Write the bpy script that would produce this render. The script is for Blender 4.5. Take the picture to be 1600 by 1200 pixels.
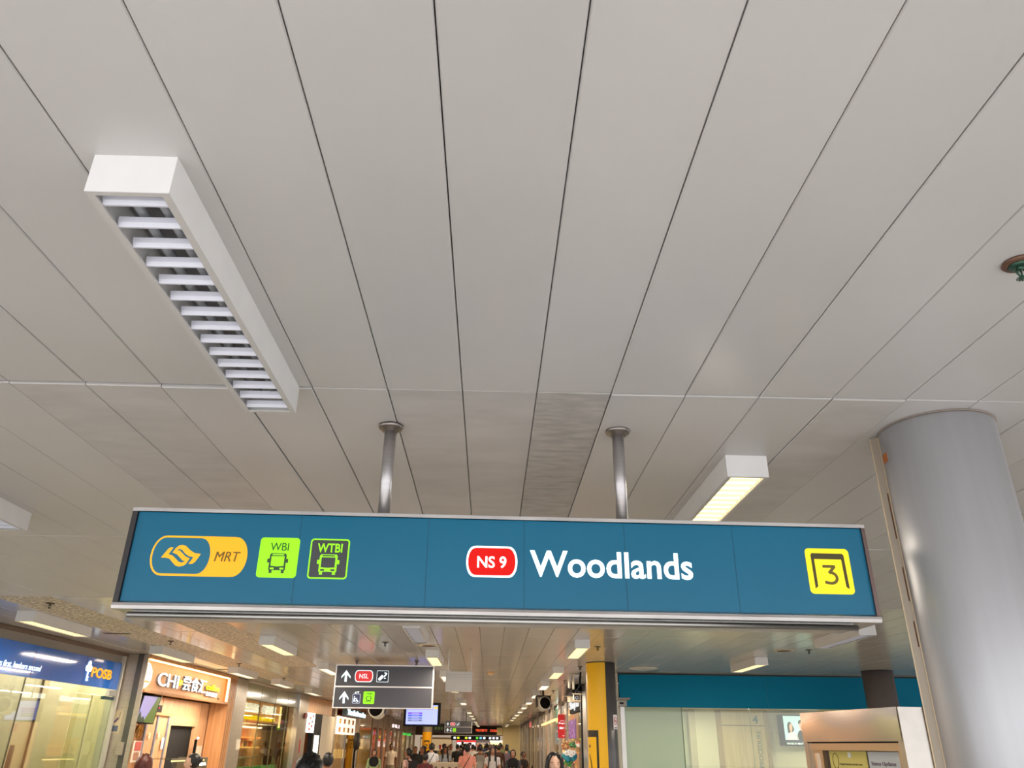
import bpy, bmesh, math, random
from mathutils import Matrix, Vector
random.seed(7)
for o in list(bpy.data.objects): bpy.data.objects.remove(o)
SC = bpy.context.scene
COL = SC.collection
PI = math.pi

# ------------------------------------------------------------ camera
CAMZ = 1.60
PITCH, YAW, ROLL = 0.4412, 0.0228, 0.0117
cam_data = bpy.data.cameras.new('camera')
cam_data.sensor_width = 36.0
cam_data.lens = 27.0
cam_data.clip_start = 0.02
cam_data.clip_end = 400
cam = bpy.data.objects.new('camera', cam_data)
COL.objects.link(cam)
fw = Vector((math.sin(YAW)*math.cos(PITCH), math.cos(YAW)*math.cos(PITCH), math.sin(PITCH)))
rt = Vector((math.cos(YAW), -math.sin(YAW), 0))
up = rt.cross(fw)
rt2 = rt*math.cos(ROLL) + up*math.sin(ROLL)
up2 = -rt*math.sin(ROLL) + up*math.cos(ROLL)
cam.matrix_world = Matrix(((rt2.x, up2.x, -fw.x, 0), (rt2.y, up2.y, -fw.y, 0), (rt2.z, up2.z, -fw.z, CAMZ), (0, 0, 0, 1)))
SC.camera = cam

# ------------------------------------------------------------ world (bright overcast day outside, behind the camera)
w = bpy.data.worlds.new('sky'); SC.world = w; w.use_nodes = True
nt = w.node_tree; nt.nodes.clear()
wo = nt.nodes.new('ShaderNodeOutputWorld'); bg = nt.nodes.new('ShaderNodeBackground')
tc = nt.nodes.new('ShaderNodeTexCoord'); sp = nt.nodes.new('ShaderNodeSeparateXYZ'); rp = nt.nodes.new('ShaderNodeValToRGB')
nt.links.new(tc.outputs['Generated'], sp.inputs[0]); nt.links.new(sp.outputs['Z'], rp.inputs[0])
rp.color_ramp.elements[0].position = 0.0; rp.color_ramp.elements[0].color = (1.0, 0.98, 0.97, 1)
rp.color_ramp.elements[1].position = 0.6; rp.color_ramp.elements[1].color = (0.80, 0.89, 1.0, 1)
nt.links.new(rp.outputs[0], bg.inputs[0]); bg.inputs[1].default_value = 2.15
nt.links.new(bg.outputs[0], wo.inputs[0])

sun_d = bpy.data.lights.new('sun', 'SUN'); sun_d.energy = 4.8; sun_d.angle = math.radians(12); sun_d.color = (1, .98, .96)
sun = bpy.data.objects.new('sun', sun_d); COL.objects.link(sun)
sun.rotation_euler = (math.radians(34), math.radians(-10), 0)   # high sun behind the photographer, lighting the paving at the entrance

vs = SC.view_settings
vs.view_transform = 'Standard'; vs.look = 'None'; vs.gamma = 1.0; vs.use_curve_mapping = False
vs.exposure = 0.10
SC.cycles.use_denoising = True
SC.cycles.max_bounces = 7
SC.cycles.diffuse_bounces = 4
SC.cycles.glossy_bounces = 3
SC.cycles.transparent_max_bounces = 12
SC.cycles.sample_clamp_indirect = 4.0

# ------------------------------------------------------------ materials
def L(c):
    return tuple(((v/255.0)/12.92 if v/255.0 <= .04045 else ((v/255.0+.055)/1.055)**2.4) for v in c)
MATS = {}
def mat(name, c, rough=.6, metal=0.0, emis=None, es=0.0, var=0.0, vscale=3.0, bump=0.0, bscale=20.0, stretch=None, spec=None, island=0.0, coat=0.0):
    if name in MATS: return MATS[name]
    m = bpy.data.materials.new(name); m.use_nodes = True; MATS[name] = m
    t = m.node_tree; b = t.nodes['Principled BSDF']
    col = L(c)
    b.inputs['Base Color'].default_value = (*col, 1)
    b.inputs['Roughness'].default_value = rough; b.inputs['Metallic'].default_value = metal
    if spec is not None: b.inputs['Specular IOR Level'].default_value = spec
    if coat: b.inputs['Coat Weight'].default_value = coat
    if emis:
        b.inputs['Emission Color'].default_value = (*L(emis), 1); b.inputs['Emission Strength'].default_value = es
    co = t.nodes.new('ShaderNodeTexCoord'); mp = t.nodes.new('ShaderNodeMapping')
    t.links.new(co.outputs['Object'], mp.inputs[0])
    if stretch: mp.inputs['Scale'].default_value = stretch
    last = None
    if var or island:
        mx = t.nodes.new('ShaderNodeMix'); mx.data_type = 'RGBA'; mx.blend_type = 'MULTIPLY'; mx.inputs[0].default_value = 1
        mx.inputs[6].default_value = (*col, 1)
        ad = t.nodes.new('ShaderNodeMath'); ad.operation = 'ADD'; ad.inputs[0].default_value = 1.0; ad.inputs[1].default_value = 0.0
        if var:
            n = t.nodes.new('ShaderNodeTexNoise'); n.inputs['Scale'].default_value = vscale; n.inputs['Detail'].default_value = 4
            t.links.new(mp.outputs[0], n.inputs['Vector'])
            mr = t.nodes.new('ShaderNodeMapRange'); mr.inputs[1].default_value = .3; mr.inputs[2].default_value = .7
            mr.inputs[3].default_value = -var; mr.inputs[4].default_value = 0
            t.links.new(n.outputs['Fac'], mr.inputs[0]); t.links.new(mr.outputs[0], ad.inputs[1])
        if island:
            g = t.nodes.new('ShaderNodeNewGeometry'); mr2 = t.nodes.new('ShaderNodeMapRange')
            mr2.inputs[3].default_value = 1-island; mr2.inputs[4].default_value = 1.0
            t.links.new(g.outputs['Random Per Island'], mr2.inputs[0]); t.links.new(mr2.outputs[0], ad.inputs[0])
        t.links.new(ad.outputs[0], mx.inputs[7]); t.links.new(mx.outputs[2], b.inputs['Base Color'])
    if bump:
        n2 = t.nodes.new('ShaderNodeTexNoise'); n2.inputs['Scale'].default_value = bscale; n2.inputs['Detail'].default_value = 2
        bp = t.nodes.new('ShaderNodeBump'); bp.inputs['Strength'].default_value = bump; bp.inputs['Distance'].default_value = .02
        t.links.new(mp.outputs[0], n2.inputs['Vector']); t.links.new(n2.outputs['Fac'], bp.inputs['Height'])
        t.links.new(bp.outputs[0], b.inputs['Normal'])
    return m
def glass(name, tint=(235, 245, 240), refl=.10, fk=.8, rough=.02, haze=0.0, hc=(200, 210, 190)):
    if name in MATS: return MATS[name]
    m = bpy.data.materials.new(name); m.use_nodes = True; MATS[name] = m
    t = m.node_tree; t.nodes.clear()
    out = t.nodes.new('ShaderNodeOutputMaterial'); tr = t.nodes.new('ShaderNodeBsdfTransparent'); gl = t.nodes.new('ShaderNodeBsdfGlossy')
    tr.inputs[0].default_value = (*L(tint), 1); gl.inputs['Roughness'].default_value = rough
    fr = t.nodes.new('ShaderNodeFresnel'); fr.inputs[0].default_value = 1.5
    ad = t.nodes.new('ShaderNodeMath'); ad.operation = 'MULTIPLY_ADD'; ad.inputs[1].default_value = fk; ad.inputs[2].default_value = refl*.4
    t.links.new(fr.outputs[0], ad.inputs[0])
    mx = t.nodes.new('ShaderNodeMixShader'); t.links.new(ad.outputs[0], mx.inputs[0]); t.links.new(tr.outputs[0], mx.inputs[1]); t.links.new(gl.outputs[0], mx.inputs[2])
    last = mx
    if haze:
        df = t.nodes.new('ShaderNodeBsdfDiffuse'); df.inputs[0].default_value = (*L(hc), 1)
        m2 = t.nodes.new('ShaderNodeMixShader'); m2.inputs[0].default_value = haze
        t.links.new(mx.outputs[0], m2.inputs[1]); t.links.new(df.outputs[0], m2.inputs[2]); last = m2
    t.links.new(last.outputs[0], out.inputs[0])
    return m
def wood(name, c1, c2, sc=(1, 1, 12), scale=2.0, rough=.45):
    if name in MATS: return MATS[name]
    m = bpy.data.materials.new(name); m.use_nodes = True; MATS[name] = m
    t = m.node_tree; b = t.nodes['Principled BSDF']; b.inputs['Roughness'].default_value = rough
    co = t.nodes.new('ShaderNodeTexCoord'); mp = t.nodes.new('ShaderNodeMapping'); mp.inputs['Scale'].default_value = sc
    n = t.nodes.new('ShaderNodeTexNoise'); n.inputs['Scale'].default_value = scale; n.inputs['Detail'].default_value = 6
    r = t.nodes.new('ShaderNodeValToRGB'); r.color_ramp.elements[0].position = .35; r.color_ramp.elements[1].position = .65
    r.color_ramp.elements[0].color = (*L(c1), 1); r.color_ramp.elements[1].color = (*L(c2), 1)
    t.links.new(co.outputs['Object'], mp.inputs[0]); t.links.new(mp.outputs[0], n.inputs['Vector']); t.links.new(n.outputs['Fac'], r.inputs[0]); t.links.new(r.outputs[0], b.inputs['Base Color'])
    return m

# ------------------------------------------------------------ mesh builder
def frame(x, y, ang=0.0, z=0.0):
    return Matrix.Translation((x, y, z)) @ Matrix.Rotation(ang, 4, 'Z')
ROOTM = {}
class MB:
    def __init__(s, M=None):
        s.v = []; s.f = []; s.m = []; s.sm = []; s.M = M
    def add(s, vs, fs, mi=0, smooth=False):
        b = len(s.v); s.v += [Vector(p) for p in vs]
        for f in fs:
            s.f.append([i+b for i in f]); s.m.append(mi); s.sm.append(smooth)
        return s
    def box(s, x0, x1, y0, y1, z0, z1, mi=0):
        if x0 > x1: x0, x1 = x1, x0
        if y0 > y1: y0, y1 = y1, y0
        if z0 > z1: z0, z1 = z1, z0
        vs = [(x, y, z) for z in (z0, z1) for y in (y0, y1) for x in (x0, x1)]
        return s.add(vs, [(0, 2, 3, 1), (4, 5, 7, 6), (0, 1, 5, 4), (2, 6, 7, 3), (0, 4, 6, 2), (1, 3, 7, 5)], mi)
    def rbox(s, x0, x1, y0, y1, z0, z1, r=.01, mi=0, n=3):      # box with rounded vertical edges (in x,y)
        pts = rr(x0, x1, y0, y1, r, n)
        k = len(pts)
        vs = [(p[0], p[1], z0) for p in pts] + [(p[0], p[1], z1) for p in pts]
        fs = [list(range(k))[::-1], list(range(k, 2*k))] + [(i, (i+1) % k, k+(i+1) % k, k+i) for i in range(k)]
        return s.add(vs, fs, mi)
    def prism(s, pts, y0, y1, mi=0, smooth=False):                              # 2-D outline in x,z pushed along y
        k = len(pts)
        vs = [(p[0], y0, p[1]) for p in pts] + [(p[0], y1, p[1]) for p in pts]
        fs = [list(range(k)), list(range(k, 2*k))[::-1]] + [(i, k+i, k+(i+1) % k, (i+1) % k) for i in range(k)]
        return s.add(vs, fs, mi)
    def tube(s, pts, r, n=12, mi=0, cap=True, smooth=True, flat=1.0):
        if not isinstance(r, (list, tuple)): r = [r]*len(pts)
        P = [Vector(p) for p in pts]; rings = []
        prev = None
        for i, p in enumerate(P):
            d = (P[min(i+1, len(P)-1)] - P[max(i-1, 0)]).normalized()
            a = prev if prev is not None else (Vector((1, 0, 0)) if abs(d.x) < .8 else Vector((0, 1, 0)))
            a = (a - d*a.dot(d)).normalized(); prev = a; b = d.cross(a)
            rings.append([p + (a*math.cos(2*PI*k/n) + b*math.sin(2*PI*k/n)*flat)*r[i] for k in range(n)])
        vs = [q for ring in rings for q in ring]; fs = []
        for i in range(len(P)-1):
            for k in range(n):
                fs.append((i*n+k, i*n+(k+1) % n, (i+1)*n+(k+1) % n, (i+1)*n+k))
        if cap:
            fs.append(list(range(n))[::-1]); fs.append(list(range((len(P)-1)*n, len(P)*n)))
        return s.add(vs, fs, mi, smooth)
    def loft(s, rings, mi=0, cap=True, smooth=True):
        n = len(rings[0]); vs = [q for r in rings for q in r]; fs = []
        for i in range(len(rings)-1):
            for k in range(n): fs.append((i*n+k, i*n+(k+1) % n, (i+1)*n+(k+1) % n, (i+1)*n+k))
        if cap: fs.append(list(range(n))[::-1]); fs.append(list(range((len(rings)-1)*n, len(rings)*n)))
        return s.add(vs, fs, mi, smooth)
    def ell(s, c, r, n=16, m=10, mi=0, fn=None):
        rings = []
        for j in range(m+1):
            th = PI*j/m
            ring = []
            for k in range(n):
                ph = 2*PI*k/n
                d = Vector((math.sin(th)*math.cos(ph), math.sin(th)*math.sin(ph), -math.cos(th)))
                p = Vector((c[0]+d.x*r[0], c[1]+d.y*r[1], c[2]+d.z*r[2]))
                if fn: p = fn(p, d)
                ring.append(p)
            rings.append(ring)
        return s.loft(rings, mi, cap=False)
    def lathe(s, prof, c=(0, 0, 0), n=24, mi=0, smooth=True, axis='Z'):          # prof: (r, z)
        rings = []
        for r, z in prof:
            ring = []
            for k in range(n):
                a, b = max(r, 1e-5)*math.cos(2*PI*k/n), max(r, 1e-5)*math.sin(2*PI*k/n)
                p = (c[0]+a, c[1]+b, c[2]+z) if axis == 'Z' else ((c[0]+a, c[1]-z, c[2]+b) if axis == 'Y' else (c[0]+z, c[1]+a, c[2]+b))
                ring.append(p)
            rings.append(ring)
        return s.loft(rings, mi, cap=True, smooth=smooth)
    def text(s, body, x0, x1, z0, z1, y, mi=0, bold=0.0, depth=.002, shear=0.0, keep=False):
        vs, fs = text_geo(body, bold, shear)
        ax0 = min(v[0] for v in vs); ax1 = max(v[0] for v in vs); az0 = min(v[1] for v in vs); az1 = max(v[1] for v in vs)
        sx = (x1-x0)/(ax1-ax0); sz = (z1-z0)/(az1-az0)
        out = [(x0+(v[0]-ax0)*sx, y-(depth if v[2] > 0 else 0), z0+(v[1]-az0)*sz) for v in vs]
        return s.add(out, fs, mi)
    def build(s, name, mats, parent=None, bevel=0.0):
        if not isinstance(mats, (list, tuple)): mats = [mats]
        me = bpy.data.meshes.new(name)
        M = s.M if s.M is not None else Matrix.Identity(4)
        if parent is not None and parent.name in ROOTM: M = ROOTM[parent.name].inverted() @ M
        me.from_pydata([(M @ v)[:] for v in s.v], [], s.f)
        for m in mats: me.materials.append(m)
        me.polygons.foreach_set('material_index', s.m); me.polygons.foreach_set('use_smooth', s.sm)
        bm = bmesh.new(); bm.from_mesh(me); bmesh.ops.recalc_face_normals(bm, faces=bm.faces); bm.to_mesh(me); bm.free()
        o = bpy.data.objects.new(name, me); COL.objects.link(o)
        if parent is not None:
            o.parent = parent
            if parent.name in ROOTM: ROOTM[o.name] = ROOTM[parent.name]
        if bevel:
            b = o.modifiers.new('bevel', 'BEVEL'); b.width = bevel; b.segments = 2; b.limit_method = 'ANGLE'
        return o
TG = {}
def text_geo(body, bold=0.0, shear=0.0):
    k = (body, bold, shear)
    if k in TG: return TG[k]
    cu = bpy.data.curves.new('lettering', 'FONT'); cu.body = body; cu.size = 1; cu.offset = bold; cu.shear = shear; cu.extrude = .05
    cu.resolution_u = 4
    ob = bpy.data.objects.new('lettering', cu); COL.objects.link(ob)
    dg = bpy.context.evaluated_depsgraph_get(); dg.update()
    me = bpy.data.meshes.new_from_object(ob.evaluated_get(dg))
    vs = [tuple(v.co) for v in me.vertices]; fs = [tuple(p.vertices) for p in me.polygons]
    bpy.data.objects.remove(ob); bpy.data.meshes.remove(me); bpy.data.curves.remove(cu)
    TG[k] = (vs, fs); return TG[k]
def rr(x0, x1, z0, z1, r, n=6):
    if not isinstance(r, (tuple, list)): r = (r,)*4       # bl, br, tr, tl
    pts = []
    for (cx, cz, rad, a0) in ((x0+r[0], z0+r[0], r[0], PI), (x1-r[1], z0+r[1], r[1], 1.5*PI), (x1-r[2], z1-r[2], r[2], 0), (x0+r[3], z1-r[3], r[3], .5*PI)):
        if rad <= 1e-6: pts.append((cx, cz)); continue
        for i in range(n+1):
            a = a0 + .5*PI*i/n; pts.append((cx+rad*math.cos(a), cz+rad*math.sin(a)))
    return pts
def smooth_closed(pts, n=6):                       # Catmull-Rom through 2-D points
    out = []; k = len(pts)
    for i in range(k):
        p0, p1, p2, p3 = pts[i-1], pts[i], pts[(i+1) % k], pts[(i+2) % k]
        for j in range(n):
            t = j/n
            out.append(tuple(.5*((2*p1[a]) + (-p0[a]+p2[a])*t + (2*p0[a]-5*p1[a]+4*p2[a]-p3[a])*t*t + (-p0[a]+3*p1[a]-3*p2[a]+p3[a])*t**3) for a in (0, 1)))
    return out
def tag(o, label=None, cat=None, group=None, kind=None):
    if label: o['label'] = label
    if cat: o['category'] = cat
    if group: o['group'] = group
    if kind: o['kind'] = kind
    return o
def thing(name, label, cat, M=None, group=None):
    o = bpy.data.objects.new(name, None); COL.objects.link(o); o.empty_display_size = .1
    M = M if M is not None else Matrix.Identity(4)
    o.location = M.to_translation(); o.rotation_euler = M.to_euler()
    ROOTM[o.name] = Matrix.Translation(o.location) @ o.rotation_euler.to_matrix().to_4x4()
    return tag(o, label, cat, group)
def struct(mb, name, mats, **k): return tag(mb.build(name, mats, **k), kind='structure')
def dup(root, M, label, group=None):
    r = root.copy(); COL.objects.link(r); r.location = M.to_translation(); r.rotation_euler = M.to_euler()
    ROOTM[r.name] = M
    tag(r, label, None, group)
    for ch in list(root.children):
        c = ch.copy(); COL.objects.link(c); c.parent = r
        for g in ch.children:
            d = g.copy(); COL.objects.link(d); d.parent = c
    return r
def lamp_light(name, typ, loc, energy, color=(1, 1, 1), size=.2, size_y=None, rot=None, parent=None):
    d = bpy.data.lights.new(name, typ); d.energy = energy; d.color = color
    if typ == 'AREA':
        d.size = size
        if size_y: d.shape = 'RECTANGLE'; d.size_y = size_y
    else: d.shadow_soft_size = size
    o = bpy.data.objects.new(name, d); COL.objects.link(o); o.location = loc
    if rot: o.rotation_euler = rot
    return o

# shared materials
M_steel = mat('brushed stainless steel', (190, 188, 184), .4, .6, var=.12, vscale=6, stretch=(40, 40, 1))
M_steel_b = mat('satin steel trim', (190, 188, 184), .28, 1.0, var=.1, vscale=4, stretch=(1, 1, 30))
M_white = mat('white enamelled metal', (232, 230, 228), .42, var=.05, vscale=9)
M_dark = mat('black plastic', (16, 16, 18), .7, spec=.15)
M_black = mat('matt black paint', (14, 14, 15), .7)
M_cream = mat('cream painted wall', (214, 203, 172), .6, var=.05, vscale=2)

# ============================================================ SETTING
CZ = 2.89
M_floor = mat('polished beige floor tile', (196, 190, 182), .25, var=.12, vscale=1.2)
M_plaza = mat('pale concrete paving', (206, 203, 201), .8, var=.12, vscale=.8)
struct(MB().box(-14, 14, 0, 60, -.2, 0), 'floor', M_floor)
struct(MB().box(-60, 60, -60, 0, -.22, -.02), 'ground', M_plaza)

# ceiling: long metal panels, 30 cm wide, each a folded tray with its own lip
M_pan = mat('grey white ceiling panel', (199, 195, 192), .36, var=.07, vscale=1.3, bump=.10, bscale=1.6, island=.05)
M_pan_far = mat('glossy ceiling panel', (192, 184, 174), .17, var=.07, vscale=1.3, bump=.05, bscale=2.0, island=.05)
M_pan_dirty = mat('soot streaked ceiling panel', (190, 185, 180), .5, var=.34, vscale=9, stretch=(.9, 2.6, 1), bump=.08, bscale=2)
M_pan_mid = mat('lightly marked ceiling panel', (197, 192, 188), .45, var=.16, vscale=4, stretch=(.8, 2.0, 1), bump=.08, bscale=2)
M_speck = wood('speckled granular ceiling panel', (112, 96, 80), (232, 218, 196), (1, 1, 1), 26, .45)
rows = [-1.0, .22, 2.8, 5.35, 7.87, 10.35, 12.68, 15.1]
while rows[-1] < 57.5: rows.append(rows[-1]+2.42)
rows.append(58.6)
ceil = MB(); rc = random.Random(3)
for j in range(len(rows)-1):
    y0, y1 = rows[j], rows[j+1]
    for k in range(-20, 45):
        x0 = -.135+.3*k; x1 = x0+.3
        if x0 > 2.2 and y0 > 15.2: continue
        if x0 > 2.2 and y0 > 15.0: y1 = 15.49
        else: y1 = rows[j+1]
        if x1 < -5.95: continue
        gx = .0016; gy = rc.choice([.003, .004, .005])
        if j == 2 and k <= -3: gy = .011 if k < -3 else .008
        dz = rc.uniform(-.0012, .0012); b = .0035
        a0, a1, c0, c1 = x0+gx, x1-gx, y0+gy, y1-.002
        z = CZ+dz
        mi = 0 if y1 < 10 else 4
        if j == 2 and k == 1: mi = 1
        if j == 2 and k in (0, -5, -6, 5, -1): mi = 3
        if j in (4, 5, 6, 7, 8) and k in (-16, -15): mi = 2
        if j in (4, 5, 6) and k in (-12, -11): mi = 2
        if j == 2: z -= {-7: .002, -6: .005, -5: .0065, -4: .009, -3: .005, -2: .003, 2: .0035, 3: .0035, 4: .002, 5: .004}.get(k, 0)
        t = [rc.uniform(-.0009, .0009) for _ in range(4)]
        v = [(a0+b, c0+b, z+t[0]), (a1-b, c0+b, z+t[1]), (a1-b, c1-b, z+t[2]), (a0+b, c1-b, z+t[3]),
             (a0, c0, z+b), (a1, c0, z+b), (a1, c1, z+b), (a0, c1, z+b), (a0, c0, z+.03), (a1, c0, z+.03), (a1, c1, z+.03), (a0, c1, z+.03)]
        ceil.add(v, [(0, 1, 2, 3), (0, 4, 5, 1), (1, 5, 6, 2), (2, 6, 7, 3), (3, 7, 4, 0), (4, 8, 9, 5), (5, 9, 10, 6), (6, 10, 11, 7), (7, 11, 8, 4)], mi)
struct(ceil, 'ceiling', [M_pan, M_pan_dirty, M_speck, M_pan_mid, M_pan_far])
struct(MB().box(-9, 13.4, -1.0, 15.5, 2.925, 3.3).box(-9, 2.6, 15.5, 62, 2.925, 3.3).box(2.6, 13.4, 15.5, 18.5, 2.925, 3.3), 'ceiling', mat('dark ceiling void', (60, 56, 50), .9))

def FXb(y): return -6.0+.03*(y-9.9)
def FXs(y): return -5.57+.0228*(y-13.2)
FB = frame(FXb(9.9), 9.9, math.atan2(1, .03)) @ Matrix.Translation((-9.9, 0, 0))       # bank frontage: local x = distance up the hall
FS = frame(FXs(13.2), 13.2, math.atan2(1, .0228)) @ Matrix.Translation((-13.2, 0, 0))  # shop frontage on the left
FR = frame(2.15, 0, -PI/2)                                                             # shops on the right; local x = -(distance up the hall)

M_brownpaint = mat('brown painted trim', (112, 92, 80), .6)
M_bulk = mat('warm grey bulkhead paint', (150, 142, 132), .6, var=.05)
struct(MB(FB).box(4, 13.2, -.02, .25, 2.735, 2.92), 'wall_left', M_bulk)
struct(MB(FB).box(4, 13.2, -.09, -.02, 2.845, 2.885), 'trim_1', M_brownpaint)
struct(MB().box(-8.2, -8.0, 4, 58, 0, 2.92), 'wall_left', M_cream)
struct(MB().box(-14, 14, 64, 64.2, 0, 5), 'wall_back', mat('dim far wall', (120, 105, 88), .7))

# clinic room behind the teal fascia
M_clinic = mat('clinic wall cream', (226, 216, 186), .6)
M_clinic_g = mat('clinic wall sage', (196, 200, 170), .6)
struct(MB().box(4.44, 13.4, 18.1, 18.3, 0, 2.5).box(4.3, 4.44, 17.95, 18.1, 0, 2.42), 'wall_back', M_clinic)
struct(MB().box(2.42, 4.3, 18.1, 18.3, 0, 2.5), 'wall_back', M_clinic_g)
struct(MB().box(4.29, 4.43, 17.9, 18.1, 0, 2.36), 'trim_2', mat('taupe pillar paint', (180, 168, 136), .6))
struct(MB().box(13.2, 13.4, 15.5, 18.3, 0, 2.9), 'wall_right', M_clinic)
struct(MB().box(2.42, 13.4, 15.66, 18.3, 2.38, 2.45), 'ceiling', mat('clinic ceiling board', (206, 198, 176), .7))
struct(MB().box(2.3, 2.42, 15.46, 18.3, 0, 2.9), 'wall_right', mat('grey plastered corner wall', (176, 168, 156), .6))

# ============================================================ CEILING LIGHTS
M_lens = mat('warm glowing diffuser', (255, 246, 214), .5, emis=(255, 240, 200), es=1.5)
M_tube = mat('unlit fluorescent tube', (150, 152, 156), .25)
M_reflector = mat('grey inner tray', (120, 118, 118), .5)
M_blade = mat('pale anodised louvre blade', (222, 222, 232), .35)
LW, LH, LL = .2, .11, 1.33
def make_light(lit, blades=15):
    t = thing('ceiling_light', 'x', 'ceiling light')
    h = LH; w2 = LW/2; th = .004
    b = MB()
    b.box(-w2, -w2+th, 0, LL, -h, 0).box(w2-th, w2, 0, LL, -h, 0).box(-w2+th, w2-th, 0, th, -h, 0).box(-w2+th, w2-th, LL-th, LL, -h, 0)
    b.box(-w2+th, w2-th, th, LL-th, -.004, 0)
    b.build('housing', M_white, t)
    f = MB(); z0, z1 = -h-.002, -h+.004
    f.box(-w2+.001, -w2+.02, .001, LL-.001, z0, z1).box(w2-.02, w2-.001, .001, LL-.001, z0, z1)
    f.box(-w2+.02, w2-.02, .001, .014, z0, z1).box(-w2+.02, w2-.02, LL-.014, LL-.001, z0, z1)
    f.build('rim', mat('light rim enamel', (196, 192, 188), .4), t)
    if lit:
        MB().box(-w2+.02, w2-.02, .014, LL-.014, -h+.016, -h+.02).build('diffuser', M_lens, t)
        if blades:
            n = blades
            for i in range(n):
                y = .03+(LL-.06)*(i+.5)/n
                MB().box(-w2+.02, w2-.02, y-.0025, y+.0025, -h+.001, -h+.014).build('louvre_blade', mat('self-lit louvre edge', (236, 222, 176), .5, emis=(255, 232, 170), es=.62), t)  # blades glow on their own, standing for tube light falling on them
    else:
        MB().box(-w2+.006, w2-.006, .006, LL-.006, -.012, -.005).build('reflector', M_reflector, t)
        for x in (-.033, .033):
            MB().tube([(x, .04, -.055), (x, LL-.04, -.055)], .013, 10).build('fluorescent_tube', M_tube, t)
        n = blades or 15
        for i in range(n):
            y = .05+(LL-.10)*i/(n-1)
            # curved V blade: top edge leans away
            m = MB()
            pr = [(y+.010, -h+.003), (y+.003, -h+.002), (y-.004, -h+.012), (y-.007, -h+.026), (y-.002, -h+.026), (y+.003, -h+.014)]
            vs = [(-w2+.02, p[0], p[1]) for p in pr] + [(w2-.02, p[0], p[1]) for p in pr]; k = len(pr)
            m.add(vs, [list(range(k)), list(range(k, 2*k))[::-1]] + [(i2, k+i2, k+(i2+1) % k, (i2+1) % k) for i2 in range(k)])
            m.build('louvre_blade', M_blade, t)
    return t
protos = {}
ORD = ['nearest', 'second nearest', 'third nearest', 'fourth nearest', 'fifth nearest', 'sixth nearest', 'seventh nearest', 'eighth nearest', 'ninth nearest', 'tenth nearest', 'eleventh nearest', 'twelfth nearest', 'thirteenth nearest', 'fourteenth nearest', 'fifteenth nearest', 'sixteenth nearest']
def put_light(x, y, lit, detail, label, group):
    key = (lit, detail); M = frame(x, y, 0, CZ)
    if key not in protos:
        p = make_light(lit, {0: 0, 1: 15, 2: 15}[detail]); protos[key] = p
        old = p; p.location = M.to_translation(); p['label'] = label; p['group'] = group; o = p
    else: o = dup(protos[key], M, label, group)
    if lit and y < 58:
        lamp_light('lamp_glow', 'AREA', (x, y+LL/2, CZ-LH-.012), (32 if y < 34 else 24) if y > 3.6 else 9, (1, .90, .76) if y < 26 else (1, .80, .55), .16, 1.25)
    return o
rowsL = [
 ('row right of the blank sign', [(1.216, 3.48, 1, 1), (1.21, 7.0, 1, 1), (1.21, 10.58, 1, 2), (1.205, 14.33, 1, 2), (1.2, 17.6, 1, 0), (1.195, 21.0, 1, 0), (1.19, 24.4, 1, 0), (1.18, 27.7, 1, 0), (1.17, 31.0, 1, 0), (1.16, 34.4, 1, 0), (1.15, 37.8, 1, 0), (1.15, 41.3, 1, 0), (1.14, 50.5, 1, 0), (1.14, 54.0, 1, 0)]),
 ('row above the MRT sign left half', [(-.886, 1.477, 0, 1), (-.885, 8.9, 0, 1), (-.862, 12.03, 1, 2), (-.85, 15.5, 1, 0), (-.84, 18.9, 1, 0), (-.83, 22.2, 0, 0), (-.8, 25.2, 1, 0), (-.78, 32.3, 1, 0), (-.76, 36.0, 1, 0), (-.74, 39.5, 1, 0), (-.72, 45, 1, 0), (-.72, 48.4, 1, 0), (-.72, 51.8, 1, 0), (-.7, 55.2, 1, 0)]),
 ('row left of the NSL sign', [(-2.99, 3.45, 0, 1), (-3.0, 7.2, 1, 1), (-2.955, 10.7, 1, 2), (-2.9, 14.2, 1, 0), (-2.87, 33, 1, 0), (-2.85, 40, 1, 0)]),
 ('row along the left shops', [(-5.08, 8.8, 1, 2), (-4.92, 12.05, 1, 2), (-4.77, 15.3, 1, 0), (-4.68, 18.1, 1, 0), (-4.6, 21.1, 1, 0), (-4.5, 24.4, 1, 0), (-4.45, 27.9, 1, 0)]),
 ('row before the teal clinic', [(4.25, 8.92, 0, 1), (4.18, 12.42, 1, 2)])]
for nm, ls in rowsL:
    for i, (x, y, lit, det) in enumerate(ls):
        lab = '%s boxed ceiling light, %s in the %s' % ('lit' if lit else 'unlit', ORD[i], nm)
        put_light(x, y, bool(lit), det, lab, 'ceiling lights in the '+nm)

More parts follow.
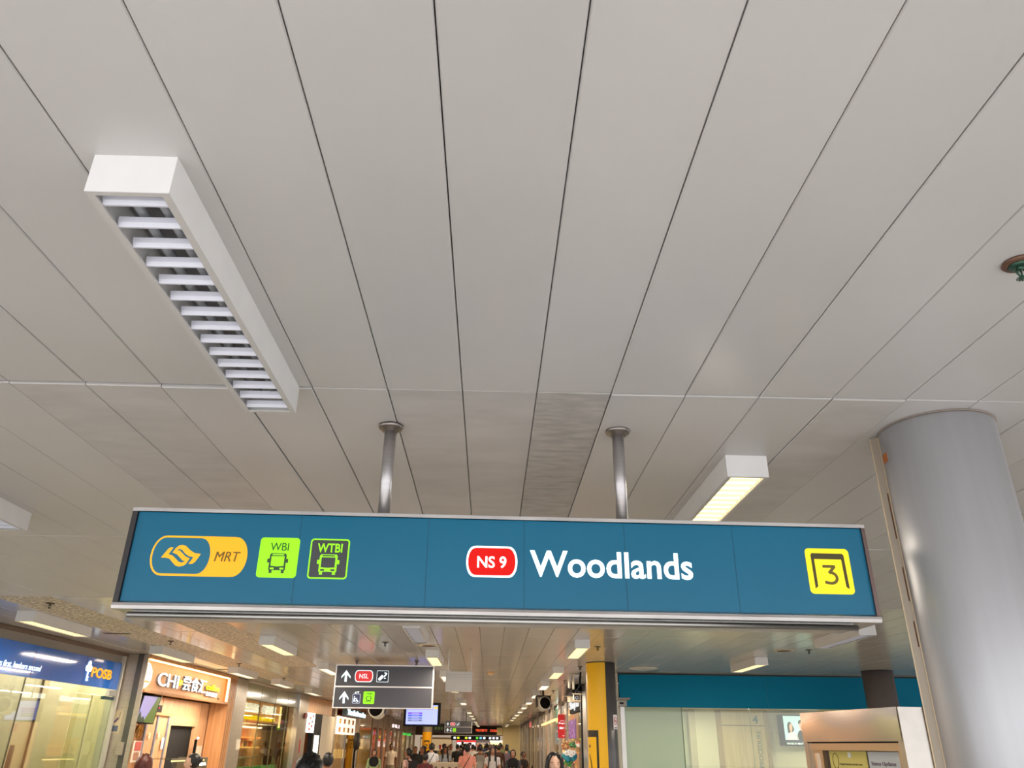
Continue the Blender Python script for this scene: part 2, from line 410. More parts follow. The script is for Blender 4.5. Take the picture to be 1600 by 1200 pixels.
# sprinklers, vents, detectors
M_spk = mat('aged bronze green sprinkler', (58, 92, 76), .35, .6, var=.3, vscale=60)
M_rose = mat('rusty brown escutcheon', (116, 84, 66), .5, .4, var=.3, vscale=40)
def sprinkler(x, y, label, near=False, z=CZ, s=1.0):
    Q = frame(x, y, 0, z); t = thing('fire_sprinkler', label, 'sprinkler', Q, 'ceiling sprinklers')
    mm = M_spk if near else mat('dark sprinkler metal', (44, 38, 34), .5, .5)
    R = M_rose if near else mat('brown sprinkler rose', (92, 74, 60), .5, .3)
    MB(Q).lathe([(.0, 0), (.043*s, 0), (.045*s, -.004), (.040*s, -.010), (.026*s, -.011), (.0, -.011)], n=24).build('escutcheon', R, t)
    if near: MB(Q).lathe([(.0, -.010), (.028, -.010), (.03, -.013), (.02, -.018), (0, -.018)], n=24).build('inner_cup', mm, t)
    b = MB(Q).tube([(0, 0, -.012), (0, 0, -.024*s)], .009*s, 8)
    b.tube([(-.010*s, 0, -.022*s), (-.014*s, 0, -.034*s), (-.006*s, 0, -.048*s), (0, 0, -.052*s)], .0032*s, 6).tube([(.010*s, 0, -.022*s), (.014*s, 0, -.034*s), (.006*s, 0, -.048*s), (0, 0, -.052*s)], .0032*s, 6)
    b.tube([(0, 0, -.024*s), (0, 0, -.05*s)], .0028*s, 6)
    b.build('frame', mm, t)
    d = MB(Q)
    for k in range(12):
        a = 2*PI*k/12; c, sn = math.cos(a), math.sin(a)
        d.add([(0, 0, -.053*s), (.017*s*math.cos(a-.2), .017*s*math.sin(a-.2), -.052*s), (.019*s*c, .019*s*sn, -.054*s), (.017*s*math.cos(a+.2), .017*s*math.sin(a+.2), -.052*s)], [(0, 1, 2, 3)])
    d.lathe([(0, -.051*s), (.010*s, -.051*s), (.010*s, -.055*s), (0, -.055*s)], n=10)
    d.build('deflector', mm, t)
    return t
sprinkler(1.512, 1.83, 'large green bronze sprinkler with rusty rose at the right edge of the photo, nearest one', True)
for x, y, lb in [(-1.457, 11.18, 'small dark sprinkler left of the unlit light under the blue sign'), (1.51, 11.34, 'small dark sprinkler right of the light before the yellow column'),
                 (4.52, 11.36, 'small dark sprinkler above the teal fascia near the louvred light'), (-4.548, 8.26, 'dark sprinkler on the speckled strip, leftmost of all'),
                 (-4.475, 11.39, 'dark sprinkler further along the speckled strip, above the wooden shop sign'), (-4.46, 14.6, 'dark sprinkler third along the speckled strip'),
                 (-4.43, 17.8, 'dark sprinkler above the glass shop front on the left'), (1.58, 14.3, 'small sprinkler left of the yellow column top'), (1.6, 17.5, 'sprinkler beyond the yellow column by the second lit light'),
                 (1.6, 20.8, 'sprinkler past the third light of the right row'), (1.6, 24.0, 'sprinkler past the fourth light of the right row'), (1.6, 27.3, 'tiny far sprinkler near the drum speaker'),
                 (-2.05, 21.5, 'tiny far sprinkler right of the direction sign, upper'), (-1.9, 24.7, 'tiny far sprinkler right of the direction sign, lower'), (7.25, 14.9, 'sprinkler beside the grey column right of the teal fascia')]:
    sprinkler(x, y, lb)
sprinkler(3.2, 16.3, 'small sprinkler on the clinic ceiling behind the glass', z=2.38)
def round_vent(x, y, label):
    Q = frame(x, y, 0, CZ); t = thing('ceiling_speaker', label, 'ceiling speaker', Q, 'round recessed ceiling speakers')
    MB(Q).lathe([(0, 0), (.16, 0), (.16, -.006), (.12, -.010), (0, -.010)], n=28).build('rim', mat('cream speaker rim', (196, 182, 160), .5), t)
    MB(Q).lathe([(0, -.010), (.10, -.010), (.09, -.013), (0, -.014)], n=28).build('grille', mat('brown speaker grille', (96, 66, 46), .7, var=.4, vscale=120), t)
round_vent(-.877, 11.48, 'round brown recessed speaker between the unlit and lit lights under the blue sign')
round_vent(4.21, 11.48, 'round brown recessed speaker above the teal fascia between two lights')
Q = frame(.017, 15.7, 0, CZ)
t = thing('smoke_detector', 'small cream detector box on the ceiling in the middle of the hall', 'smoke detector', frame(.017, 15.7, 0, CZ))
MB(Q).lathe([(0, 0), (.075, 0), (.075, -.012), (.06, -.04), (.03, -.055), (0, -.055)], n=20).build('body', mat('cream detector plastic', (214, 176, 130), .5), t)
Q = frame(2.75, 14.5, 0, CZ)
t = thing('recessed_downlight', 'flat pale round ceiling fitting right of the yellow column', 'downlight', frame(2.75, 14.5, 0, CZ))
MB(Q).lathe([(0, 0), (.26, 0), (.26, -.012), (.2, -.02), (0, -.02)], n=28).build('cover', mat('frosted round cover', (206, 200, 186), .3), t)
for x, y, lb in [(-4.9, 12.05-1.4, 'dark flat slot in the ceiling above the steel pillar by the bank'), (-5.1, 15.9, 'dark thin slot above the wooden shop fascia'), (-1.55, 14.9, 'dark thin slot beside the blank white hanging sign')]:
    Q = frame(x, y, 0, CZ)
    t = thing('ceiling_hatch', lb, 'ceiling hatch', frame(x, y, 0, CZ), 'dark ceiling slots')
    MB(Q).box(-.16, .16, -.04, .04, -.006, 0).build('cover', mat('dark slot', (48, 42, 36), .8), t); MB(Q).box(-.17, .17, -.05, .05, -.003, 0).build('rim', M_bulk, t)

# ============================================================ MAIN SIGN
SG = frame(-1.472, 3.10, math.atan2(.07, 3.046), 2.0765)
sign = thing('station_sign', 'long teal lit sign reading Woodlands hung on two steel poles', 'sign', SG)
M_teal = mat('teal sign face', (20, 98, 128), .28, emis=(20, 108, 140), es=.13, var=.10, vscale=1.2, spec=.3)
M_sidegasket = mat('dark side gasket', (44, 40, 42), .5)
SLN = 3.05
MB(SG).box(.022, 3.035, .012, .03, .02, .379).build('sign_face', M_teal, sign)
fr = MB(SG)
fr.box(0, SLN, .0, .19, .379, .394)                     # top
fr.prism([(0, -.008), (SLN, -.008), (SLN, .0), (0, .0)], .0, .19)
fr.build('sign_casing', M_steel_b, sign)
# bottom lip with a rounded brushed profile
lip = MB(SG)
prof = [(.012, .022), (.004, .021), (-.004, .014), (-.006, .004), (-.002, -.006), (.012, -.007)]
vs = [(0.0, p[0], p[1]) for p in prof]+[(SLN, p[0], p[1]) for p in prof]; k = 6
lip.add(vs, [list(range(k)), list(range(k, 2*k))[::-1]]+[(i, k+i, k+(i+1) % k, (i+1) % k) for i in range(k)])
lip.box(0.0, SLN, -.001, .012, .379, .392)
lip.build('sign_lip', mat('bright worn aluminium lip', (214, 210, 208), .3, 1.0, var=.25, vscale=14, stretch=(.3, 1, 3)), sign)
MB(SG).box(0, .02, .0, .19, .0, .379).build('side_panel', M_sidegasket, sign)
MB(SG).box(3.035, SLN, .0, .19, .0, .379).build('side_panel', mat('brown edged side panel', (110, 92, 88), .35, .8), sign)
MB(SG).box(.02, 3.035, .17, .19, .0, .379).build('back_panel', M_steel, sign)
MB(SG).tube([(.055, .03, -.026), (2.96, .03, -.026)], .0115, 14, flat=1).build('lower_rail', M_steel_b, sign)
MB(SG).box(.06, 2.955, .05, .17, -.03, -.008).build('lower_tray', M_steel, sign)
for xx in (.683, 1.205, 1.602, 2.02, 2.478):
    MB(SG).box(xx, xx+.0016, .0112, .0122, .021, .378).build('face_seam', mat('dark face seam', (20, 66, 86), .6), sign)
for px_ in (-.464, .548):
    pole = MB().tube([(px_, 3.187, 2.0765+.385), (px_, 3.187, CZ-.004)], .026, 24).build('pole', mat('brushed steel pole', (196, 192, 192), .32, .85, var=.12, vscale=5, stretch=(1, 1, 20)), sign)
    ROOTM[pole.name] = ROOTM[sign.name]
    MB().lathe([(.026, -.034), (.034, -.034), (.036, -.022), (.05, -.020), (.054, -.012), (.054, -.004), (.03, 0), (.026, 0)], (px_, 3.187, CZ), 28).build('ceiling_flange', mat('worn steel flange', (150, 142, 136), .35, 1.0), pole)
Y0 = .0118
def ellends(x0, x1, z0, z1, rx, e=2.0, n=14):
    zc, rz = (z0+z1)/2, (z1-z0)/2; pts = []
    for i in range(n+1):
        a = -PI/2+PI*i/n; pts.append((x1-rx+rx*abs(math.cos(a))**(2/e), zc+rz*math.sin(a)))
    for i in range(n+1):
        a = PI/2+PI*i/n; pts.append((x0+rx-rx*abs(math.cos(a))**(2/e), zc+rz*math.sin(a)))
    return pts
def lay(i): return Y0-.0010*i
def plate(name, pts, i, m, par=None, M=None, base=None):
    y1 = (Y0 if base is None else base)-.001*i
    return MB(SG if M is None else M).prism(pts, y1-.0010, y1+.0002).build(name, m, par or sign)
M_gold = mat('lit golden yellow film', (238, 172, 12), .4, emis=(255, 178, 6), es=.36)
M_lime = mat('lit lime green film', (140, 226, 6), .4, emis=(150, 245, 4), es=.52)
M_yel = mat('lit lemon yellow film', (246, 222, 14), .4, emis=(255, 226, 12), es=.5)
M_wlit = mat('lit white lettering', (250, 255, 252), .4, emis=(240, 255, 250), es=.85)
M_red = mat('lit red film', (206, 16, 6), .5, emis=(230, 10, 4), es=.34, spec=.2)
M_char = mat('charcoal film', (62, 64, 66), .4)
M_grn = mat('dark green film', (40, 84, 20), .4)
M_olive = mat('dark olive film', (70, 62, 14), .4)
M_brn = mat('brown lettering film', (112, 92, 22), .4)
M_tealp = mat('teal film', (34, 106, 134), .28, spec=.3, emis=(40, 120, 146), es=.12)
pill = plate('network_logo', ellends(.103, .485, .122, .283, .056, 2.2), 0, M_gold)
plate('logo_field', ellends(.111, .337, .131, .2745, .045, 2.2), 1, M_tealp, pill)
OUT = [(0.1466, 0.1931), (0.1695, 0.2297), (0.1784, 0.2349), (0.19, 0.234), (0.1988, 0.2324), (0.2083, 0.2422), (0.2219, 0.2455), (0.2369, 0.2414), (0.2572, 0.2245), (0.2763, 0.2133), (0.3009, 0.211), (0.2936, 0.1964), (0.2829, 0.1775), (0.273, 0.1701), (0.2583, 0.1704), (0.2523, 0.172), (0.2406, 0.1623), (0.2244, 0.1585), (0.2098, 0.1616), (0.196, 0.1742), (0.1803, 0.1896), (0.1641, 0.193)]
G1 = [(0.1898, 0.2351), (0.1991, 0.2336), (0.1877, 0.2136), (0.2065, 0.2074), (0.2236, 0.192), (0.234, 0.1821), (0.2441, 0.1809), (0.2327, 0.1744), (0.2194, 0.1775), (0.2039, 0.1915), (0.1905, 0.2022), (0.1744, 0.2067)]
G2 = [(0.2034, 0.2233), (0.2137, 0.2287), (0.2244, 0.2252), (0.2401, 0.2096), (0.2561, 0.1999), (0.273, 0.1974), (0.2675, 0.1843), (0.2579, 0.1692), (0.2504, 0.1702), (0.261, 0.1922), (0.242, 0.1996), (0.2266, 0.2136), (0.2147, 0.2235)]
plate('wave_emblem', OUT, 2, M_gold, pill)
plate('emblem_gap', G1, 3, M_tealp, pill); plate('emblem_gap', G2, 3, M_tealp, pill)
MB(SG).text('MRT', .357, .457, .183, .222, lay(1)-.001, shear=.18).build('lettering', M_brn, pill)

def bus(M, par, x0, x1, z0, z1, body, win, base, i=1):
    W, H = x1-x0, z1-z0
    f = lambda a, b: (x0+a*W, z0+b*H)
    b_ = MB(M); y = base-.001*i
    def P(pts, mi, k): b_.prism([f(*p) for p in pts], y-.001*k-.001, y-.001*k+.0002, mi)
    P([(.10, .14), (.90, .14), (.90, .92), (.84, 1), (.16, 1), (.10, .92)], 0, 0)
    P([(.14, 0), (.28, 0), (.28, .16), (.14, .16)], 0, 0); P([(.72, 0), (.86, 0), (.86, .16), (.72, .16)], 0, 0)
    P([(0, .52), (.08, .52), (.12, .58), (.12, .72), (0, .72)], 0, 0); P([(.88, .58), (.92, .52), (1, .52), (1, .72), (.88, .72)], 0, 0)
    P([(.19, .36), (.5, .33), (.81, .36), (.81, .85), (.19, .85)], 1, 1)
    P([(.22, .90), (.78, .90), (.78, .96), (.22, .96)], 1, 1)
    P([(.18, .18), (.36, .18), (.36, .27), (.18, .27)], 1, 1); P([(.64, .18), (.82, .18), (.82, .27), (.64, .27)], 1, 1)
    return b_.build('bus_symbol', [body, win], par)
b1 = plate('bus_interchange_symbol', rr(.530, .688, .123, .284, .014), 0, M_lime)
MB(SG).text('WBI', .573, .646, .231, .263, lay(1)).build('lettering', M_grn, b1)
bus(SG, b1, .567, .650, .1413, .2205, mat('dark bus green film', (50, 74, 44), .4), M_lime, Y0)
b2 = plate('temporary_interchange_symbol', rr(.732, .890, .122, .284, .014), 0, M_lime)
plate('inner_field', rr(.738, .884, .128, .278, .009), 1, M_char, b2)
MB(SG).text('WTBI', .762, .862, .228, .264, lay(2), bold=.018).build('lettering', M_lime, b2)
bus(SG, b2, .766, .855, .139, .220, M_lime, M_char, Y0, 2)
n1 = plate('line_badge', ellends(1.366, 1.575, .142, .269, .04, 2.6), 0, M_wlit)
plate('badge_field', ellends(1.374, 1.567, .150, .261, .036, 2.6), 1, M_red, n1)
MB(SG).text('NS 9', 1.411, 1.530, .179, .227, lay(2), bold=.018).build('lettering', M_wlit, n1)
MB(SG).text('Woodlands', 1.626, 2.298, .148, .256, lay(0), bold=.017).build('station_name', M_wlit, sign)
ex = plate('exit_symbol', rr(2.780, 2.966, .103, .290, .017), 0, M_yel)
gate = [(2.802, .262), (2.807, .270), (2.937, .270), (2.943, .262), (2.946, .124), (2.933, .133), (2.930, .2455), (2.815, .2455), (2.815, .133), (2.803, .124)]
plate('gate_outline', gate, 1, M_olive, ex)
def stroke(mb, pts, wd, y, mi=0, depth=.001):
    P = [Vector((p[0], p[1])) for p in pts]; n = len(P); l_, r_ = [], []
    for i in range(n):
        d = (P[min(i+1, n-1)]-P[max(i-1, 0)]).normalized(); q = Vector((-d.y, d.x))*wd/2
        l_.append(P[i]+q); r_.append(P[i]-q)
    for i in range(n-1):
        mb.prism([tuple(l_[i]), tuple(r_[i]), tuple(r_[i+1]), tuple(l_[i+1])], y-depth, y, mi)
def flat3(M, x0, x1, z0, z1, y, wd, m, par):
    W, H = x1-x0, z1-z0; b_ = MB(M)
    pts = [(.42, .60)] + [(.48+.45*math.sin(a)*1.0, .29+.31*math.cos(a)) for a in [i*PI/10*1.0 for i in range(0, 11)]] + [(.25, .0), (.02, .05)]
    f = lambda p: (x0+p[0]*W, z0+p[1]*H)
    stroke(b_, [f((.0, .955)), f((.90, .955))], wd, y); stroke(b_, [f((.88, .97)), f((.40, .56))], wd, y-.0001); stroke(b_, [f(p) for p in pts], wd, y-.0002)
    return b_.build('lettering', m, par)
flat3(SG, 2.846, 2.904, .148, .219, lay(1), .0120, mat('olive digit film', (104, 92, 16), .4), ex)

# ============================================================ COLUMNS
M_col = mat('brushed steel column cladding', (190, 190, 193), .42, .5, var=.08, vscale=3, stretch=(6, 6, .4), bump=.02, bscale=1.5)
M_strip = mat('taupe joint cover', (150, 138, 122), .4, .5)
CC = (1.947, 3.112); CR = .232
c1 = thing('steel_column', 'large brushed steel round column at the right edge, nearest column', 'column', frame(*CC))
MB().lathe([(CR, 0), (CR, CZ-.01), (CR-.01, CZ-.004), (0, CZ-.004)], (*CC, 0), 72).build('cladding', M_col, c1)
def around(ang, r, half, M0=CC):
    a = math.radians(ang); return frame(M0[0]+r*math.cos(a), M0[1]+r*math.sin(a), a)
J = around(157, CR, 0)
MB(J).box(.0, .003, -.003, .014, 0, CZ-.012).build('joint_ridge', mat('gold edged ridge', (200, 178, 144), .4, .4), c1); MB(J).box(.034, .037, -.010, .012, 0, CZ-.012).build('joint_ridge', mat('gold edged ridge', (200, 178, 144), .4, .4), c1)
MB(J).box(-.004, .036, -.008, .008, 0, CZ-.012).build('joint_cover', M_strip, c1)
G_ = around(157, CR, 0)
for z0_, z1_ in ((2.42, 2.62), (2.16, 2.30), (1.98, 2.08)):
    MB(G_).box(.006, .011, .008, .0088, z0_, z1_).build('open_gap', mat('dark brown gap', (92, 58, 36), .9), c1)
K_ = around(222, CR, 0)
MB(around(172, CR, 0)).prism([(-.001, 2.745), (.0012, 2.745), (.0012, 2.785), (-.001, 2.785)], -.026, .020).build('rust_patch', mat('orange rust', (168, 96, 48), .9), c1)
MB().lathe([(CR+.002, 0), (CR+.006, -.002), (CR+.002, -.004)], (*CC, CZ), 60).build('ceiling_ring', mat('grimy ceiling ring', (146, 134, 124), .8), c1)

c2 = thing('wrapped_column', 'tall round column, yellow on the left and slate grey on the right, beyond the blue sign', 'column', frame(1.855, 13.65))
def arc(cx, cy, r, a0, a1, z0, z1, th=.004, n=40, mi=0, mb=None):
    mb = mb or MB(); rings = []
    for i in range(n+1):
        a = math.radians(a0+(a1-a0)*i/n); c, s_ = math.cos(a), math.sin(a)
        rings.append([Vector((cx+r*c, cy+r*s_, z0)), Vector((cx+(r+th)*c, cy+(r+th)*s_, z0)), Vector((cx+(r+th)*c, cy+(r+th)*s_, z1)), Vector((cx+r*c, cy+r*s_, z1))])
    return mb.loft(rings, mi, smooth=False)
M_slate = mat('slate grey column paint', (84, 82, 84), .32, .2)
MB().lathe([(.241, 0), (.241, CZ-.005), (0, CZ-.005)], (1.855, 13.65, 0), 48).build('shaft', M_slate, c2)
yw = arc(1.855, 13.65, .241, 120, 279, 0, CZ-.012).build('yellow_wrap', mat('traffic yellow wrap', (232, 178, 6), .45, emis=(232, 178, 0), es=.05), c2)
M_blk = mat('black vinyl', (34, 30, 26), .4)
gt = MB(); arc(1.855, 13.65, .2455, 170, 245, 1.755, 1.853, .001, 30, 0, gt); arc(1.855, 13.65, .2455, 236, 245, .9, 1.755, .001, 8, 0, gt)
gt.build('gate_outline', M_blk, yw)
d3 = MB(); arc(1.855, 13.65, .2455, 196, 205, 1.60, 1.64, .001, 8, 0, d3)
for k in range(9):
    a = 196+11*math.sin(PI*k/8); arc(1.855, 13.65, .2455, a, a+6, 1.50-.04*k*1.0-.04, 1.50-.04*k+.003, .001, 4, 0, d3)
d3.build('digit', M_blk, yw)
MB(frame(1.855+.247*math.cos(math.radians(317)), 13.65+.247*math.sin(math.radians(317)), math.radians(47))).prism(rr(-.052, .052, 1.87, 2.085, .004), -.004, 0).build('notice_plate', mat('white notice plate', (226, 220, 222), .4), c2)
NS = frame(1.855+.247*math.cos(math.radians(317)), 13.65+.247*math.sin(math.radians(317)), math.radians(47))
ns = MB(NS)
for k in range(24):
    a, b_ = 2*PI*k/24, 2*PI*(k+1)/24
    ns.prism([(.042*math.cos(a), 1.995+.058*math.sin(a)), (.042*math.cos(b_), 1.995+.058*math.sin(b_)), (.034*math.cos(b_), 1.995+.048*math.sin(b_)), (.034*math.cos(a), 1.995+.048*math.sin(a))], -.006, -.003)
stroke(ns, [(-.028, 2.034), (.028, 1.956)], .009, -.003, depth=.003)
ns.build('prohibition_ring', mat('notice red', (190, 50, 54), .5), c2)
nk = MB(NS); nk.prism(rr(-.028, .022, 1.988, 2.0, .001), -.005, -.003); nk.text('NO SMOKING', -.034, .034, 1.885, 1.9, -.004); nk.build('cigarette_symbol', M_blk, c2)
c3 = thing('grey_column', 'dark grey round column in front of the right end of the teal fascia', 'column', frame(6.90, 14.4))
MB().lathe([(.262, 0), (.262, CZ-.02), (.26, CZ-.02), (.26, CZ-.004), (0, CZ-.004)], (6.90, 14.4, 0), 48).build('shaft', mat('dark steel column', (120, 112, 110), .4, .4, var=.1, vscale=2), c3)
MB().lathe([(.266, 0), (.272, -.006), (.266, -.014), (.262, -.014), (.262, 0)], (6.90, 14.4, CZ), 40).build('ceiling_ring', M_sidegasket, c3)
c4 = thing('yellow_column', 'far yellow column marked 2 in the crowd left of the small direction sign', 'column', frame(-3.05, 42.2))
MB().lathe([(.24, 0), (.24, CZ-.004), (0, CZ-.004)], (-3.05, 42.2, 0), 32).build('shaft', mat('grey column paint', (150, 140, 122), .5), c4)
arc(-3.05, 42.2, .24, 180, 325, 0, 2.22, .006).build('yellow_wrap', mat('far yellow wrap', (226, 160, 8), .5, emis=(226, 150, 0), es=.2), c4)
g2 = MB(); q = frame(-3.05, 42.2-.252)
g2 = MB(q); g2.prism(rr(-.14, .14, 1.78, 1.84, .02), -.01, 0); g2.box(-.14, -.115, -.01, 0, 1.3, 1.78).box(.115, .14, -.01, 0, 1.3, 1.78); g2.text('2', -.06, .06, 1.46, 1.68, 0, bold=.02, depth=.01)
g2.build('gate_outline', M_blk, c4)

# ============================================================ HANGING SIGNS IN THE HALL
def hang_pole(x, y, z0, r, par, m, flange=True):
    p = MB().tube([(x, y, z0), (x, y, CZ-.004)], r, 14).build('pole', m, par)
    if flange: MB().lathe([(r, -.02), (r*1.9, -.016), (r*2.1, -.004), (r, 0)], (x, y, CZ), 18).build('ceiling_flange', m, p)
M_navy = mat('dark charcoal sign face', (66, 64, 70), .35, emis=(58, 58, 66), es=.12)
M_polefar = mat('steel hanger pole', (140, 132, 126), .35, 1.0)
def arrow(M, par, x0, x1, z0, z1, y, m):
    W, H = x1-x0, z1-z0; b_ = MB(M)
    pts = [(.5, 1), (1, .46), (1, .28), (.62, .62), (.62, 0), (.38, 0), (.38, .62), (0, .28), (0, .46)]
    return b_.prism([(x0+a*W, z0+c*H) for a, c in pts], y-.004, y).build('arrow', m, par)
M_wh2 = mat('white lit symbol', (236, 246, 250), .4, emis=(225, 242, 250), es=.8)
def direction_sign(name, label, X, Y, Z, W, H, poles, detail=True):
    M = frame(X, Y, 0, Z); s = thing(name, label, 'sign', M)
    MB(M).box(0, W, .0, .14, 0, H).build('sign_casing', mat('bright aluminium frame', (214, 206, 200), .35, .9), s)
    k = W/1.635
    MB(M).box(.02*k, W-.02*k, -.004, .004, .015*k, .318*k).box(.02*k, W-.02*k, -.004, .004, .340*k, .652*k).build('sign_face', M_navy, s)
    y = -.004
    arrow(M, s, .105*k, .257*k, .402*k, .583*k, y, M_wh2); arrow(M, s, .106*k, .256*k, .070*k, .256*k, y, M_wh2)
    P = lambda nm, pts, yy, m, par=s: MB(M).prism([(a*k, b*k) for a, b in pts], yy-.003, yy).build(nm, m, par)
    nb = P('line_badge', ellends(.325, .629, .398, .585, .06, 2.6), y, M_wh2)
    P('badge_field', ellends(.338, .616, .410, .573, .055, 2.6), y-.003, mat('coral red film', (216, 52, 54), .4, emis=(214, 44, 46), es=.5), nb)
    MB(M).text('NSL', .402*k, .551*k, .456*k, .528*k, y-.006, bold=.006, depth=.003).build('lettering', M_wh2, nb)
    qb = P('ticket_query_symbol', rr(.688, .884, .402, .582, .012), y, M_wh2)
    P('symbol_field', rr(.695, .877, .409, .575, .008), y-.003, mat('navy symbol field', (36, 40, 62), .4), qb)
    P('ticket', [(.715, .455), (.772, .515), (.80, .50), (.802, .475), (.748, .425), (.722, .43)], y-.006, M_wh2, qb)
    MB(M).text('?', .805*k, .858*k, .452*k, .555*k, y-.006, bold=.01, depth=.003).build('lettering', M_wh2, qb)
    lb = P('lift_symbol', rr(.318, .447, .072, .218, .018), y, mat('lift symbol border', (206, 214, 232), .4, emis=(200, 210, 230), es=.5))
    P('symbol_field', rr(.325, .440, .079, .211, .012), y-.003, mat('indigo symbol field', (52, 58, 100), .4), lb)
    P('up_triangle', [(.345, .225), (.385, .225), (.366, .255)], y, M_wh2); P('down_triangle', [(.385, .255), (.425, .255), (.405, .225)], y, M_wh2)
    f = MB(M)
    def pp(pts): f.prism([(a*k, b*k) for a, b in pts], y-.009, y-.006)
    pp(rr(.345, .362, .166, .184, .008)); pp([(.338, .095), (.348, .095), (.352, .125), (.358, .095), (.368, .095), (.366, .135), (.378, .148), (.374, .156), (.36, .146), (.355, .162), (.343, .16)])
    pp(rr(.385, .398, .142, .157, .006)); pp([(.385, .14), (.396, .14), (.398, .122), (.412, .118), (.424, .098), (.416, .092), (.404, .108), (.386, .112)])
    for i in range(12):
        a, b_ = 2*PI*i/12, 2*PI*(i+1)/12; pp([(.395+.020*math.cos(a), .108+.02*math.sin(a)), (.395+.020*math.cos(b_), .108+.02*math.sin(b_)), (.395+.015*math.cos(b_), .108+.015*math.sin(b_)), (.395+.015*math.cos(a), .108+.015*math.sin(a))])
    f.build('figures', M_wh2, lb)
    wb = P('bus_interchange_symbol', rr(.495, .678, .066, .257, .02), y, M_lime)
    MB(M).text('WBI', .548*k, .628*k, .206*k, .236*k, y-.003, bold=.01, depth=.003).build('lettering', M_grn, wb)
    bus(M, wb, .538*k, .632*k, .095*k, .185*k, mat('dark bus green film', (50, 74, 44), .4), M_lime, y-.003)
    for px_ in poles: hang_pole(px_, Y+.07, Z+H, .02, s, M_polefar)
    return s
direction_sign('direction_sign', 'dark two-row hanging sign with white arrows and red NSL badge, the large near one', -2.565, 13.66, 2.141, 1.635, .672, (-2.237, -1.236))
direction_sign('direction_sign', 'small far dark sign with arrows and green bus symbol hanging over the crowd', -1.831, 35.0, 2.088, 1.133, .434, (-1.6, -.95))
t = thing('dark_sign', 'dark unlit hanging sign just left of the small far direction sign', 'sign', frame(-2.36, 35.3, 0, 2.11))
MB(frame(-2.36, 35.3, 0, 2.11)).box(0, .50, 0, .12, 0, .33).build('sign_casing', M_black, t)
MB(frame(-2.36, 35.3, 0, 2.11)).prism(rr(.10, .19, .1, .21, .01), -.006, 0).prism(rr(.24, .33, .1, .21, .01), -.006, 0).prism(rr(.37, .44, .1, .21, .01), -.006, 0).build('green_symbols', mat('dim green symbols', (70, 96, 44), .5), t)
hang_pole(-2.15, 35.36, 2.44, .015, t, M_polefar, False)

t = thing('blank_sign', 'blank white hanging box sign on two thin white rods', 'sign', frame(-.63, 11.72, 0, 2.30)); Mq = frame(-.63, 11.72, 0, 2.30)
M_wsign = mat('chalky white sign box', (206, 202, 196), .6, var=.06, vscale=9)
MB(Mq).box(0, .377, 0, .10, 0, .265).build('box', M_wsign, t)
MB(Mq).box(.0, .377, -.002, 0, .190, .193).box(.0, .377, -.002, 0, .225, .228).build('groove', mat('grey groove', (150, 150, 150), .7), t)
for px_ in (-.597, -.275): MB().tube([(px_, 11.77, 2.565), (px_, 11.77, CZ)], .009, 10).build('rod', mat('white rod', (216, 208, 198), .5), t)

t = thing('information_screen', 'hanging black-framed screen with lilac timetable behind the large direction sign', 'screen', frame(-1.826, 18, 0, 1.97)); Mq = frame(-1.83, 18, 0, 1.97)
MB(Mq).box(0, .785, 0, .09, 0, .47).build('casing', M_dark, t)
def em(name, c, es=.9): return mat(name, c, .4, emis=c, es=es)
sc = MB(Mq).box(.05, .725, -.004, 0, .04, .42).build('display', em('lilac display', (150, 164, 250), .95), t)
for i, (c, z) in enumerate([((110, 60, 200), .257), ((60, 84, 220), .212), ((80, 100, 150), .162), ((88, 104, 120), .116)]):
    MB(Mq).box(.09, .395, -.006, -.004, z-.014, z+.017).build('line_row', em('row colour %d' % i, c, .8), sc)
    MB(Mq).box(.17, .33, -.008, -.006, z-.004, z+.006).box(.455, .55, -.008, -.004, z-.005, z+.006).box(.645, .665, -.008, -.004, z-.008, z+.008).build('row_text', mat('row text', (206, 210, 250), .5, emis=(120, 130, 210), es=.4), sc)
MB(Mq).box(.640, .725, -.006, -.004, .345, .395).build('status_tab', em('mustard tab', (206, 190, 90), .7), sc)
for px_ in (-1.55, -1.25): MB().tube([(px_, 18.05, 2.44), (px_, 18.05, CZ)], .012, 8).build('pole', M_dark, t)

def drum_speaker(x, y, z, label, rot, R=.15):
    M = frame(x, y, rot, z) @ Matrix.Rotation(math.radians(-8), 4, 'X')
    t = thing('drum_speaker', label, 'loudspeaker', M, 'drum loudspeakers under the ceiling')
    s = MB(M).lathe([(0, -.28), (R*.8, -.28), (R, -.22), (R*1.04, 0), (R*.98, .012), (0, .012)], (0, 0, 0), 32, axis='Y')
    s.build('drum', mat('beige metal drum', (192, 184, 168), .4, .3), t)
    MB(M).lathe([(R*.86, .010), (R*.86, .018), (0, .019)], (0, 0, 0), 32, axis='Y').build('cone', mat('black cone', (20, 17, 16), .95, spec=.05), t)
    MB(M).lathe([(0, .0), (R*.14, .014), (R*.1, .022), (0, .026)], (0, 0, 0), 16, axis='Y').build('dust_cap', M_dark, t)
    b = MB(M).box(-R*1.2, R*1.2, .02, .22, R*1.12, R*1.12+.012).box(R*1.08, R*1.2, .06, .18, -R*.5, R*1.12).box(-R*1.2, -R*1.08, .06, .18, -R*.5, R*1.12)
    b.box(-.02, .02, .08, .12, R*1.12, R*1.12+(CZ-z)-.02-R*1.1)
    b.build('bracket', mat('dark bracket', (58, 46, 40), .6), t)
drum_speaker(1.34, 20.0, 2.56, 'round black-fronted drum speaker hanging on the right, left of the cameras', .25)
drum_speaker(-2.19, 16.2, 2.20+.03, 'drum speaker mostly hidden under the large direction sign', -.1, .15)
